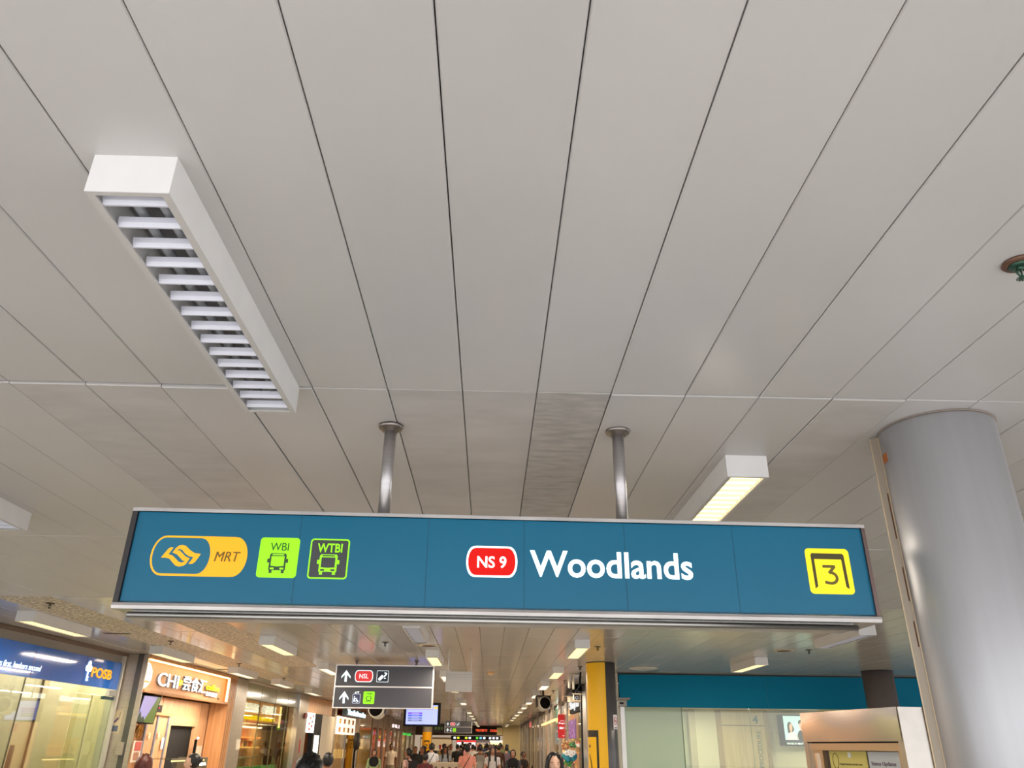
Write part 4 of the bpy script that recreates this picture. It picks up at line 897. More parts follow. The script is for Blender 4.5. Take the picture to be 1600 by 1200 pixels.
for k, (a, b_, c, lb) in enumerate([(36.4, 41.3, (200, 84, 44), 'orange-lit shop with steel mullions past the yellow-reflecting pillar'), (41.7, 46.2, (214, 120, 70), 'second warm shop bay beyond the yellow-reflecting pillar'), (46.6, 53, (186, 150, 106), 'third shop bay with green lit sign near the hall end')]):
    t = thing('shop_bay', lb, 'shop front', FS @ Matrix.Translation((a, 0, 0)), 'far left shop fronts')
    MB(FS).box(a, b_, .5, .56, 0, 2.3).build('back_board', em('self-lit back %d' % k, c, .6), t)  # self-glowing board added to make the bay look lit inside
    MB(FS).box(a, b_, -.02, .1, 2.3, 2.86).build('header', mat('header %d' % k, (150, 112, 76), .3, .3, var=.3, vscale=3), t)
    MB(FS).box(a+.05, b_-.05, 0, .01, 0, 2.3).build('glass_pane', M_gl, t)
    n_ = 3
    for i in range(n_+1): MB(FS).box(a+(b_-a)*i/n_-.07, a+(b_-a)*i/n_+.07, -.06, .05, 0, 2.86).build('mullion', M_st2, t)
    rl = random.Random(k)
    for i in range(10):
        x_ = rl.uniform(a+.2, b_-.4); z_ = rl.choice([1.5, 1.8, 2.05]); cc = rl.choice([(255, 220, 120), (255, 240, 220), (226, 60, 40), (240, 120, 60), (220, 180, 220)])
        MB(FS).box(x_, x_+rl.uniform(.1, .3), .38, .42, z_, z_+rl.uniform(.08, .25)).build('lit_poster', em('poster %d%d' % (k, i % 5), cc, .9), t)
    if k == 1: MB(FS).text('SALE', 42.6, 45.4, 2.42, 2.58, -.02, bold=.05, depth=.02).build('lettering', em('pink white', (255, 236, 240), 1.1), t)
    if k == 2: MB(FS).box(47, 51, -.05, -.02, 2.12, 2.24).build('green_sign', em('green sign', (50, 190, 60), .9), t)

# ============================================================ CLINIC FRONT (right, facing the camera)
t = thing('clinic_fascia', 'long plain teal fascia board across the clinic front on the right', 'fascia', frame(2.44, 15.5, 0, 2.3))
MB().box(2.44, 13.2, 15.46, 15.54, 2.297, 2.862).build('board', mat('matt teal board', (0, 116, 148), .6, spec=.12, var=.05, vscale=.6), t)
MB().box(5.23, 5.234, 15.458, 15.46, 2.30, 2.86).build('panel_seam', mat('pale teal seam', (40, 120, 140), .5), t)
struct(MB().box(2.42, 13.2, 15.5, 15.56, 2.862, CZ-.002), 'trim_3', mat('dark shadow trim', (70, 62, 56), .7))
t = thing('clinic_window', 'pale green glass wall of the clinic below the teal fascia', 'window', frame(2.5, 15.5))
MB().box(2.5, 3.585, 15.495, 15.505, 0, 2.297).build('frosted_pane', glass('pale green glass', (214, 226, 206), .22, haze=.38, hc=(184, 196, 166)), t)
for a, b_ in ((3.60, 4.865), (4.875, 6.3), (6.31, 8.2), (8.21, 13.1)): MB().box(a, b_, 15.495, 15.505, 0, 2.297).build('glass_pane', glass('clinic glass', (240, 244, 230), .12), t)
MB().box(3.588, 3.598, 15.49, 15.51, 0, 2.297).build('joint', mat('dark green joint', (70, 80, 60), .5), t)
for a in (4.87, 6.305, 8.205): MB().box(a-.004, a+.004, 15.49, 15.51, 0, 2.297).build('joint', mat('pale glass joint', (190, 196, 176), .4), t)
MB().box(2.44, 2.52, 15.46, 15.54, 0, 2.297).build('jamb', mat('brushed jamb', (200, 196, 190), .3, .9), t)
t = thing('wall_box', 'grey ledge and small box beside the grey side of the yellow column', 'electrical box', frame(2.44, 15.3, 0, 2.3))
MB().prism([(2.36, 2.44), (2.60, 2.44), (2.57, 2.40), (2.36, 2.40)], 15.2, 15.45).build('ledge', mat('grey ledge', (130, 124, 116), .5), t)
MB().box(2.38, 2.54, 15.3, 15.45, 2.30, 2.40).build('box', mat('light grey box', (160, 156, 150), .5), t); MB().box(2.41, 2.48, 15.29, 15.3, 2.335, 2.365).build('label', M_dark, t)
struct(MB().box(4.93, 5.03, 18.02, 18.1, 0, 2.42).box(5.97, 6.05, 18.02, 18.1, 0, 2.42).box(5.03, 5.97, 18.02, 18.1, 2.36, 2.42), 'trim_4', mat('dark oak frame', (166, 140, 92), .5))
t = thing('clinic_door', 'light oak door marked 4 and PROCEDURE inside the clinic', 'door', frame(5.05, 18.05))
M_dw = wood('pale oak door', (200, 174, 122), (214, 190, 140), (8, 8, .5), 2)
MB().box(5.03, 5.97, 18.04, 18.09, 0, 2.06).build('door_leaf', M_dw, t); MB().box(5.03, 5.97, 18.04, 18.09, 2.075, 2.36).build('transom_panel', M_dw, t)
MB().box(5.03, 5.97, 18.07, 18.09, 2.06, 2.075).build('shadow_gap', mat('door gap', (90, 70, 44), .8), t)
MB().text('4', 5.715, 5.84, 2.11, 2.27, 18.04, bold=.02, depth=.006).build('number', mat('dark green number', (20, 92, 76), .4), t)
vt, ft = text_geo('PROCEDURE')
ax0 = min(v[0] for v in vt); ax1 = max(v[0] for v in vt); az0 = min(v[1] for v in vt); az1 = max(v[1] for v in vt)
MB().add([(5.86-(v[1]-az0)/(az1-az0)*.09, 18.034-(.004 if v[2] > 0 else 0), 1.25+(v[0]-ax0)/(ax1-ax0)*.72) for v in vt], ft).build('lettering', mat('grey green lettering', (110, 124, 96), .4), t)
t = thing('wall_television', 'wall television in the clinic showing a woman and a man on pale blue', 'television', frame(6.25, 17.9, 0, 1.7))
TM = frame(6.22, 17.86, .10, 1.68)
MB(TM).box(0, 1.06, 0, .06, 0, .61).build('casing', M_dark, t)
sc = MB(TM).box(.11, 1.02, -.004, 0, .09, .585).build('display', em('pale blue picture', (196, 236, 246), .85), t)
P_ = lambda nm, pts, y, m: MB(TM).prism(smooth_closed(pts, 3), y-.002, y).build(nm, m, sc)
P_('woman_hair', [(.18, .28), (.19, .42), (.24, .47), (.29, .42), (.33, .32), (.28, .26), (.22, .22)], -.005, em('hair brown picture', (56, 44, 38), .4))
P_('woman_top', [(.15, .10), (.18, .22), (.26, .27), (.36, .24), (.40, .10)], -.007, em('white top picture', (236, 226, 236), .8))
P_('woman_face', [(.225, .36), (.245, .43), (.285, .42), (.295, .36), (.27, .27), (.25, .25), (.235, .30)], -.009, em('face picture', (236, 178, 160), .7))
P_('man_shirt', [(.40, .11), (.40, .24), (.47, .31), (.56, .31), (.64, .26), (.66, .11)], -.007, em('black shirt picture', (24, 28, 30), .2))
P_('man_face', [(.45, .36), (.46, .44), (.50, .46), (.545, .43), (.55, .34), (.52, .29), (.475, .30)], -.009, em('face picture', (236, 178, 160), .7))
P_('man_hair', [(.44, .42), (.44, .48), (.50, .51), (.56, .48), (.56, .42), (.53, .455), (.48, .45)], -.011, em('hair brown picture', (56, 44, 38), .4))
MB(TM).box(.11, 1.02, -.012, -.004, .06, .115).build('caption_bar', em('navy caption bar', (40, 46, 70), .5), sc)
MB(TM).text('WHICH MAY NOT BE CALLED', .12, 1.0, .022, .062, -.012, bold=.02, depth=.003).build('caption', M_wh2, sc)
for x, lb in ((4.35, 'round warm downlight under the clinic ceiling, left'), (6.55, 'round warm downlight under the clinic ceiling, near the kiosk')):
    t = thing('recessed_downlight', lb, 'downlight', frame(x, 15.78, 0, 2.38), 'clinic downlights')
    MB().lathe([(0, 0), (.085, 0), (.085, -.02), (.07, -.022), (0, -.022)], (x, 15.78, 2.38), 20).build('lens', mat('bright downlight lens', (255, 250, 220), .4, emis=(255, 246, 200), es=2.5), t)
lamp_light('clinic_light', 'AREA', (4.5, 16.8, 2.36), 34, (1, .97, .92), .8, .8); lamp_light('clinic_light', 'AREA', (7.5, 16.8, 2.36), 34, (1, .97, .92), .8, .8); lamp_light('clinic_light', 'AREA', (3.0, 17.0, 2.36), 14, (.96, 1, .86), .5, .5)

# ============================================================ INFORMATION KIOSK (bottom right)
ka, kb = Vector((2.326, 6.188)), Vector((2.528, 5.107)); kd = (kb-ka)
KM = frame(ka.x, ka.y, math.atan2(kd.y, kd.x))
kiosk = thing('information_board', 'stainless steel information board with wavy polished header, beside the big column', 'notice board', KM)
M_kst = mat('polished stainless steel', (214, 208, 200), .15, .8)
M_kst2 = mat('kiosk side steel', (190, 184, 176), .3, 1.0, var=.1, vscale=8)
hd = MB(KM); nx, nz = 90, 10                      # header sheet with real waves in the metal
for i in range(nx+1):
    for j in range(nz+1):
        u_, v_ = i/nx, j/nz
        hd.v.append(Vector((1.10*u_, -.002-.0034*(.5+.5*math.sin(u_*2*PI*1.7-.4))*v_-.0016*math.sin(PI*v_), 1.655+.195*v_)))
for i in range(nx):
    for j in range(nz):
        a = i*(nz+1)+j; hd.f.append([a, a+nz+1, a+nz+2, a+1]); hd.m.append(0); hd.sm.append(True)
hd.box(0, 1.10, 0.002, .20, 1.655, 1.85)
hd.build('header', M_kst, kiosk)
MB(KM).box(0, .045, .0, .2, 0, 1.655).build('side_frame', M_kst2, kiosk); MB(KM).box(1.06, 1.10, .0, .2, 0, 1.655).build('side_frame', M_kst2, kiosk)
MB(KM).box(.045, 1.06, .01, .05, 1.60, 1.645).box(.045, .19, .02, .05, .5, 1.60).box(1.03, 1.06, .01, .05, .5, 1.60).build('inner_frame', mat('bronze tinted steel', (196, 172, 144), .3, .8), kiosk)
MB(KM).box(.045, 1.06, .03, .04, 1.645, 1.655).build('shadow_gap', M_black, kiosk)
MB(KM).box(.11, .13, .005, .03, .5, 1.58).build('hinge_rail', mat('chrome hinge', (220, 216, 210), .15, 1.0), kiosk)
MB(KM).box(1.10, 1.112, .0, .20, 0, 1.85).build('side_panel', M_kst2, kiosk)
MB(KM).tube([(1.11, .21, 0), (1.11, .21, 1.85)], .035, 18).build('corner_post', mat('pinkish bright post', (214, 196, 184), .25, .95), kiosk)
MB(KM).box(.19, 1.03, .05, .06, .5, 1.60).build('back_board', mat('brown backing', (92, 80, 70), .6), kiosk)
ps = MB(KM).box(.235, .655, .042, .048, 1.0, 1.597).build('yellow_poster', mat('pale yellow poster', (206, 192, 106), .5), kiosk)
MB(KM).box(.455, .49, .040, .042, 1.558, 1.588).build('tape', mat('clear tape', (226, 230, 230), .3), ps)
MB(KM).text('Passenger information and service centre', .35, .60, 1.506, 1.524, .042, depth=.001).build('lettering', mat('poster brown ink', (80, 72, 40), .5), ps)
e_ = MB(KM)
for k in range(20):
    a, b_ = 2*PI*k/20, 2*PI*(k+1)/20; c0 = (.305, 1.535); f = lambda q, r1, r2: (c0[0]+r1*math.cos(q), c0[1]+r2*math.sin(q))
    e_.prism([f(a, .035, .05), f(b_, .035, .05), f(b_, .032, .046), f(a, .032, .046)], .040, .042)
e_.build('ellipse_drawing', mat('poster brown ink', (80, 72, 40), .5), ps)
wp = MB(KM).box(.675, 1.02, .042, .048, 1.0, 1.595).build('white_poster', mat('pale grey poster', (192, 196, 198), .5), kiosk)
MB(KM).text('Status Updates', .70, .945, 1.508, 1.538, .042, bold=.02, depth=.001).build('lettering', mat('plum ink', (84, 62, 78), .5), wp)

# ============================================================ RIGHT-HAND SHOPS BEYOND THE YELLOW COLUMN
def RB(): return MB(FR)
struct(RB().box(-58, -18.4, 2.2, 2.3, 0, 2.9), 'wall_right', mat('warm inner wall', (196, 150, 104), .7, var=.3, vscale=1.5))
struct(RB().box(-18.4, -18.3, 0, 2.3, 0, 2.9), 'wall_right', mat('grey plastered corner wall', (176, 168, 156), .6))
def rpost(a, b_, name, label, m=None, z1=None):
    tt = thing(name, label, 'pillar', FR @ Matrix.Translation((-(a+b_)/2, 0, 0)))
    RB().box(-b_, -a, -.05, -.003, 0, z1 or CZ-.01).build('cladding', m or M_st2, tt); RB().box(-b_, -b_+.05, -.055, -.05, 0, z1 or CZ-.01).build('edge_trim', M_steel_b, tt); return tt
rpost(18.0, 18.7, 'steel_post', 'wide bright steel post directly behind the yellow column', mat('pale steel post', (206, 198, 188), .3, .85))
rpost(18.95, 19.15, 'steel_post', 'thin black and steel post left of the wide bright post', M_dark)
rpost(22.6, 23.4, 'steel_post', 'steel post right of the red banner')
rpost(24.6, 25.3, 'steel_post', 'ribbed steel post left of the red banner')
rpost(27.6, 28.6, 'steel_post', 'steel post under the drum speaker')
rpost(30.3, 31.2, 'steel_post', 'steel post just left of the orange light bar')
t = thing('curved_awning', 'curved dark awning edge above the shop left of the yellow column', 'awning', FR @ Matrix.Translation((-20.5, -.1, 2.8)))
aw = RB(); pts = [(-23.0+4.6*i/12, -.02-.28*math.sin(PI*.5*i/12)) for i in range(13)]
for i in range(12):
    (a0, b0), (a1, b1_) = pts[i], pts[i+1]; aw.add([(a0, b0, 2.74), (a1, b1_, 2.74), (a1, b1_, CZ-.01), (a0, b0, CZ-.01), (a0, .1, 2.74), (a1, .1, 2.74), (a1, .1, CZ-.01), (a0, .1, CZ-.01)], [(0, 1, 2, 3), (4, 5, 6, 7), (0, 4, 5, 1), (3, 2, 6, 7)])
aw.build('valance', mat('dark brown awning', (38, 30, 28), .5), t)
t = thing('shop_nameboard', 'black nameboard with white letters under the security cameras', 'sign', FR @ Matrix.Translation((-20.5, 0, 2.4)))
RB().box(-21.8, -19.2, -.04, .05, 2.38, 2.70).build('board', M_dark, t); RB().text('Shop in', -21.5, -19.5, 2.42, 2.66, -.04, bold=.0, depth=.03).build('lettering', em('cold white letters', (220, 226, 232), .65), t)
t = thing('shop_bay', 'glass shop bay with purple poster left of the wide bright post', 'shop front', FR @ Matrix.Translation((-20.8, 0, 0)))
RB().box(-22.6, -19.15, .0, .01, 0, 2.38).build('glass_pane', M_gl, t)
RB().box(-22.6, -19.15, .5, .55, 0, 2.4).build('back_board', em('dim shop back', (120, 96, 90), .25), t)
RB().box(-20.4, -19.9, .2, .22, 1.95, 2.3).build('peach_poster', em('peach poster', (236, 170, 140), .6), t); RB().box(-19.85, -19.4, .2, .22, 1.7, 2.3).build('pale_poster', em('pale poster', (200, 214, 226), .7), t)
t = thing('purple_poster', 'purple butterfly poster in the shop window above the hanging flowers', 'poster', FR @ Matrix.Translation((-21.6, -.02, 2)))
RB().box(-22.4, -20.6, -.02, -.01, 1.80, 2.24).build('sheet', em('purple sheet', (104, 62, 120), .5), t)
rl = random.Random(9); bt = RB()
for k in range(18):
    x_, z_ = rl.uniform(-22.3, -20.7), rl.uniform(1.84, 2.2); r_ = rl.uniform(.03, .06)
    bt.prism([(x_, z_), (x_-r_*2, z_+r_), (x_-r_*1.6, z_-r_*.6)], -.024, -.02).prism([(x_, z_), (x_+r_*2, z_+r_), (x_+r_*1.6, z_-r_*.6)], -.024, -.02)
bt.build('butterflies', em('butterfly lilac', (170, 130, 170), .35), t)
t = thing('red_banner', 'red vertical banner reading Singtel 5G+ on the right shops', 'banner', frame(1.93, 23.3, 0, 1.83)); BM = frame(1.92, 23.3, 0, 1.83)
MB(BM).box(0, .235, 0, .03, 0, .60).build('board', mat('banner red', (200, 36, 38), .5, emis=(200, 30, 34), es=.25), t)
MB(BM).text('Singtel', .02, .215, .345, .395, 0, bold=.02, depth=.006).build('lettering', M_wh2, t); MB(BM).text('5G+', .04, .165, .225, .285, 0, bold=.04, depth=.006).build('lettering', M_wh2, t)
MB(BM).text('apply now', .12, .22, .045, .07, 0, depth=.006).build('lettering', M_wh2, t)
ar = MB(BM); stroke(ar, [(.12+.07*math.cos(a_), .41+.03*math.sin(a_)) for a_ in [PI*i/10 for i in range(1, 10)]], .007, 0, depth=.006); ar.build('arc_logo', M_wh2, t)
MB(BM).box(.235, .29, .0, .03, .02, .05).box(.235, .29, 0, .03, .55, .58).build('bracket', M_steel, t)
# hanging balloons and flowers
t = thing('balloon_bunch', 'hanging bunch with blue and white flower balloons in front of the right shop', 'balloons', frame(1.83, 19.6, 0, 1.6))
rl = random.Random(4)
def blob(nm, x, z, r, c, k=1, y=19.6):
    MB().ell((x, y, z), (r, r*.8, r), 14, 10, fn=lambda p, d: p+Vector((0, 0, .1*r*math.sin(5*math.atan2(d.z, d.x))))).build(nm, mat('balloon %s' % str(c), c, .3, coat=.3), t)
blob('blue_balloon', 1.84, 1.40, .11, (30, 140, 170)); blob('blue_balloon', 1.95, 1.41, .10, (40, 150, 190)); blob('blue_balloon', 1.78, 1.42, .08, (30, 130, 140))
fl = MB()
for cx, cz in ((1.86, 1.50), (1.95, 1.49), (1.80, 1.48), (1.90, 1.45)):
    for k in range(6):
        a = k*PI/3; fl.ell((cx+.035*math.cos(a), 19.48, cz+.035*math.sin(a)), (.03, .015, .022), 8, 6)
fl.build('white_flowers', mat('white petals', (236, 236, 240), .4), t)
fy = MB()
for cx, cz in ((1.86, 1.50), (1.95, 1.49), (1.80, 1.48), (1.90, 1.45)): fy.ell((cx, 19.46, cz), (.014, .012, .012), 8, 6)
fy.build('flower_centres', mat('flower centre', (226, 190, 150), .5), t)
for k in range(9): blob('tan_balloon', 1.72+rl.uniform(0, .14), 1.58+rl.uniform(0, .14), .045, (200, 150, 90) if k % 2 else (176, 110, 60))
for k in range(7): blob('green_balloon', 1.84+rl.uniform(0, .18), 1.62+rl.uniform(0, .08), .04, (70, 150, 70) if k % 2 else (60, 92, 56))
for k in range(9): blob('leaf_balloon', 1.76+rl.uniform(0, .16), 1.22+rl.uniform(0, .1), .04, (50, 130, 50) if k % 3 else (120, 130, 60))
for k in range(6): blob('brown_balloon', 1.9+rl.uniform(0, .12), 1.08+rl.uniform(0, .22), .045, (150, 120, 100))
MB().tube([(1.86, 19.6, 1.72), (1.95, 19.6, 1.74), (2.04, 19.6, 1.72)], .006, 6).tube([(2.0, 19.6, 1.0), (2.02, 19.6, 1.74)], .008, 6).build('hanging_rail', mat('pale rail', (206, 196, 160), .4), t)
# bright shop with green-white lit panel and orange light bar
t = thing('lit_shop_window', 'warm bright shop window with green and white glowing panel behind the drum speaker', 'shop front', FR @ Matrix.Translation((-27, 0, 0)))
RB().box(-30.1, -25.3, 0, .01, 0, 2.7).build('glass_pane', M_gl, t); RB().box(-30.1, -25.3, .5, .55, 0, 2.75).build('back_board', em('warm shop back', (226, 170, 120), .55), t)
RB().box(-27.5, -26.4, .1, .12, 2.3, 2.85).build('white_panel', em('white glowing panel', (245, 250, 255), 1.2), t); RB().box(-28.2, -27.5, .1, .12, 2.3, 2.8).build('green_panel', em('green glowing panel', (150, 214, 160), .8), t)
RB().box(-28.3, -26.6, .08, .10, 1.7, 2.2).build('grey_panel', em('grey glowing panel', (190, 196, 206), .6), t)
for z_ in (1.45, 1.25, 1.05): RB().box(-30, -25.5, .3, .5, z_, z_+.06).build('lit_shelf', em('amber shelf', (255, 190, 110), .9), t)
t = thing('light_bar', 'slanting orange glowing light bar left of the red banner', 'light bar', FR @ Matrix.Translation((-28, -.1, 2.3)))
RB().box(-32.5, -25.4, -.12, -.06, 2.34, 2.40).build('bar', em('orange glowing bar', (255, 206, 130), 1.3), t)
# shutters and plain bays further on
for k, (a, b_, c) in enumerate([(31.3, 35.6, (176, 172, 180)), (36.2, 39.8, (206, 196, 170)), (40.4, 43.6, (190, 180, 160)), (44.2, 50.0, (214, 200, 160)), (50.6, 56.4, (186, 170, 130))]):
    t = thing('steel_bay', ['blue-grey ribbed steel shutter bay beyond the light bar', 'cream steel bay after the ribbed shutter', 'steel bay with small red sign high up', 'plain cream bay near the hall end on the right', 'last beige bay on the right before the bulkhead'][k], 'shutter', FR @ Matrix.Translation((-b_, 0, 0)), 'right-hand bays')
    RB().box(-b_, -a, .02, .08, 0, 2.87).build('sheet', mat('bay sheet %d' % k, c, .25, .7 if k < 3 else .1), t)
    for i in range(5):
        x_ = -b_+(b_-a)*i/4; RB().box(x_-.08, x_+.08, -.05, .05, 0, 2.87).build('rib', mat('polished shutter rib', (214, 210, 204), .1, 1.0) if i % 2 == 0 else M_st2, t)
    if k == 2: RB().box(-43.2, -41.6, -.06, -.05, 2.5, 2.75).build('red_sign', em('small red sign', (226, 100, 96), .5), t)
    RB().box(-b_, -a, -.05, .05, 2.75, 2.86).build('header', mat('dark header', (70, 58, 50), .5), t)
t = thing('cream_pier', 'square cream pier at the far right end of the hall', 'pillar', frame(1.5, 57))
MB().box(.95, 2.15, 56.6, 57.6, 0, CZ-.01).build('shaft', mat('cream pier paint', (206, 190, 146), .6), t)
MB().box(.55, .95, 56.9, 57.4, 2.3, 2.75).build('header_block', mat('pale header block', (226, 208, 156), .6), t)
lamp_light('right_shop_light', 'AREA', (2.9, 27.5, 2.6), 35, (1, .76, .5), .6, 4)
lamp_light('right_shop_light', 'AREA', (2.9, 20.6, 2.3), 10, (1, .85, .7), .4, 2)

# ============================================================ FAR END OF THE HALL
struct(MB().box(-5.8, .95, 58.4, 58.6, 2.27, 2.95), 'wall_back', mat('brown end bulkhead', (84, 68, 54), .7))
t = thing('scrolling_display', 'dark scrolling display with red lit words at the hall end', 'display board', frame(-1.2, 58.3, 0, 2.4))
MB().box(-1.35, .75, 58.2, 58.395, 2.36, 2.76).build('casing', M_black, t)
MB().text('WELCOME TO', -.9, -.1, 2.52, 2.68, 58.2, bold=.05, depth=.02).text('STATION', .1, .6, 2.50, 2.66, 58.2, bold=.05, depth=.02).build('lettering', em('red orange lit words', (236, 84, 50), .9), t)
t = thing('overhead_sign', 'row of small coloured direction symbols on dark boards below the bulkhead', 'sign', frame(-1.6, 58.8, 0, 2.0))
MB().box(-2.6, .8, 58.75, 58.85, 1.98, 2.25).build('board', M_black, t)
for x_ in (-2.4, .6): MB().tube([(x_, 58.8, 2.25), (x_, 58.8, 2.95)], .02, 8).build('pole', M_dark, t)
for x_, c in ((-2.35, (240, 246, 255)), (-2.1, (230, 230, 60)), (-1.55, (230, 240, 60)), (-1.3, (240, 246, 255)), (-.8, (90, 220, 60)), (-.55, (120, 200, 230)), (-.3, (240, 246, 255)), (.1, (240, 246, 255)), (.35, (240, 246, 255)), (.6, (240, 246, 255))):
    MB().prism(rr(x_-.08, x_+.08, 2.05, 2.19, .03), 58.73, 58.75).build('symbol', em('symbol %s' % str(c), c, .9), t)
M_bright = em('bright shop glow', (255, 246, 236), 1.3)
for k, (x0, x1, z0, z1, c, lb) in enumerate([(-2.3, -.9, 1.5, 1.98, (250, 246, 250), 'bright white shop with red edge at the far end of the hall'), (.1, 1.3, 1.35, 2.0, (255, 226, 160), 'glowing warm yellow shop at the far right end'),
        (-4.9, -2.6, 1.3, 2.15, (206, 176, 130), 'tan shop bay behind the crowd at the far end'), (-.9, .1, 1.4, 1.98, (170, 150, 140), 'dim grey shop bay between the two bright ones')]):
    t = thing('far_shop', lb, 'shop', frame(x0, 61, 0, 0), 'shops beyond the hall end')
    MB().box(x0, x1, 61.0, 61.1, 0, z1).build('front', mat('far front %d' % k, (130, 112, 92), .6), t)
    MB().box(x0+.05, x1-.05, 60.95, 61.0, z0, z1-.12).build('lit_window', em('far glow %d' % k, c, [1.0, 1.0, .45, .35][k]), t)
    MB().box(x0, x1, 60.93, 61.0, z1-.12, z1).build('nameboard', em('far name %d' % k, [(230, 40, 40), (255, 240, 200), (120, 90, 60), (90, 80, 80)][k], [.8, .9, .3, .3][k]), t)
    rl = random.Random(k)
    for i in range(6):
        xx = rl.uniform(x0+.1, x1-.3); MB().box(xx, xx+.15, 60.9, 60.95, z0+rl.uniform(0, .2), z0+rl.uniform(.25, .45)).build('goods', mat('goods %d' % i, [(60, 50, 44), (226, 200, 90), (200, 60, 50), (236, 236, 236), (110, 90, 70), (180, 140, 100)][i], .6), t)
for x_, y_, lb, L_ in ((-1.0, 25.0, 'cream perforated barrier in front of the pink-shirted man', 1.35), (-1.36, 38, 'second cream barrier further back in the crowd', 1.45)):
    t = thing('crowd_barrier', lb, 'barrier', frame(x_, y_), 'cream crowd barriers')
    MB(frame(x_, y_)).box(-L_/2, L_/2, 0, .12, .0, 1.14).build('panel', mat('cream barrier', (214, 196, 168), .5), t)
    MB(frame(x_, y_)).box(-L_/2-.02, L_/2+.02, -.02, .14, 1.14, 1.17).build('top_rail', mat('pale rail top', (226, 212, 186), .4), t)
    hh = MB(frame(x_, y_))
    for i in range(6): hh.prism(rr(-L_/2+.12+.2*i, -L_/2+.2+.2*i, 1.0, 1.06, .02), -.004, 0)
    hh.build('slot', mat('slot shadow', (120, 96, 78), .7), t)
for i, (x_, y_) in enumerate([(-3.6, 20), (-3.0, 30), (.3, 34), (-1.8, 45), (0, 52)]):
    pass

# ============================================================ PEOPLE
def limb(mb, pts, r, n=10): mb.tube(pts, r, n)
def make_body(pose, voxel=.014):
    mb = MB()
    def ring(cx, cy, z, rx, ry, n=16): return [Vector((cx+rx*math.cos(2*PI*k/n), cy+ry*math.sin(2*PI*k/n)*(1 if math.sin(2*PI*k/n) < 0 else 1), z)) for k in range(n)]
    T = [(.80, .12, .10, 0), (.88, .165, .118, .005), (.95, .165, .118, .005), (1.04, .145, .105, 0), (1.14, .150, .105, 0), (1.25, .172, .118, .004), (1.34, .182, .112, .008), (1.40, .168, .092, .012), (1.44, .11, .075, .012), (1.47, .062, .062, .008), (1.52, .052, .056, .0), (1.56, .05, .055, -.01)]
    mb.loft([ring(0, y, z, rx, ry) for z, rx, ry, y in T])
    # head with brow, eye hollows, nose, lips, chin and ears
    def hf(p, d):
        f = max(0, -d.y)
        g = lambda x, z, sx, sz: math.exp(-((d.x-x)/sx)**2-((d.z-z)/sz)**2)
        p = p.copy()
        p.x *= 1-.22*max(0, -d.z-.1)                       # jaw narrows
        p.y += -(.020*g(0, -.22, .16, .20)+.006*g(0, -.52, .25, .09)+.010*g(0, -.88, .3, .2)+.005*g(0, .12, .5, .1))*(1 if d.y < 0 else 0)
        p.y += (.010*g(.38, -.02, .18, .12)+.010*g(-.38, -.02, .18, .12))*f
        return p
    mb.ell((0, -.012, 1.60), (.074, .094, .112), 28, 22, fn=hf)
    for sx in (-1, 1): mb.ell((sx*.076, .0, 1.592), (.010, .020, .032), 8, 8)
    # legs
    hips = 1 if pose not in ('sit',) else 0
    lp = {'stand': [(.09, 0, .88), (.10, -.01, .48), (.11, .01, .09)], 'walk': None}
    for sx in (-1, 1):
        if pose in ('walk', 'walkbag'):
            a = sx*.22; P3 = [(sx*.085, 0, .88), (sx*.09, -a*.55, .48), (sx*.09, -a*1.0+(.10 if a < 0 else 0), .10)]
        else: P3 = [(sx*.09, 0, .88), (sx*.10, -.012, .48), (sx*.11, .01, .09)]
        limb(mb, [P3[0], tuple((Vector(P3[0])+Vector(P3[1]))/2), P3[1], tuple((Vector(P3[1])*.6+Vector(P3[2])*.4)), P3[2]], [.095, .082, .058, .058, .040], 12)
        f = P3[2]; mb.ell((f[0]+sx*.01, f[1]-.06, .045), (.045, .125, .045), 12, 8)
    arms = []
    for sx in (-1, 1):
        S = Vector((sx*.185, .01, 1.375))
        if pose == 'walk': a = -sx*.13; E_ = Vector((sx*.235, -a*.6+.03, 1.10)); W = Vector((sx*.245, -a-.06, .86))
        elif pose == 'phone': E_ = Vector((sx*.23, -.03, 1.10)); W = Vector((sx*.075, -.27, 1.16))
        elif pose == 'lean': E_ = Vector((sx*.22, -.10, 1.12)); W = Vector((sx*.10, -.30, 1.05))
        else: E_ = Vector((sx*.24, .02, 1.10)); W = Vector((sx*.255, -.03, .86))
        arms.append((S, E_, W))
        limb(mb, [S-Vector((sx*.03, 0, -.01)), S, (S+E_)/2, E_, (E_*.6+W*.4), W], [.055, .058, .046, .038, .037, .026], 12)
        d = (W-E_).normalized(); side = Vector((0, -1, 0)) if abs(d.z) > .6 else Vector((0, 0, 1)); side = (side-d*side.dot(d)).normalized(); nrm = d.cross(side)
        C_ = W+d*.045
        mb.tube([W-d*.01, W+d*.02, C_, W+d*.085], [.024, .030, .036, .032], 10, flat=.6)
        for i, (o_, ln) in enumerate([(-.027, .058), (-.009, .070), (.009, .074), (.027, .066)]):
            b0 = W+d*.08+side*o_*-1; curl = -nrm*.02*sx
            mb.tube([b0, b0+d*ln*.5+curl*.3, b0+d*ln*.85+curl], [.0088, .0082, .007], 7)
        mb.tube([W+d*.02+side*.026, W+d*.055+side*.05, W+d*.085+side*.052], [.011, .0095, .008], 7)
    o = mb.build('body_source', M_black)
    md = o.modifiers.new('r', 'REMESH'); md.mode = 'VOXEL'; md.voxel_size = voxel; md.use_smooth_shade = True
    if voxel < .013:
        m2 = o.modifiers.new('s', 'SMOOTH'); m2.factor = .4; m2.iterations = 2
    dg = bpy.context.evaluated_depsgraph_get(); dg.update()
    me = bpy.data.meshes.new_from_object(o.evaluated_get(dg)); me.name = 'body_'+pose
    bpy.data.objects.remove(o)
    return me, arms
BODY = {}
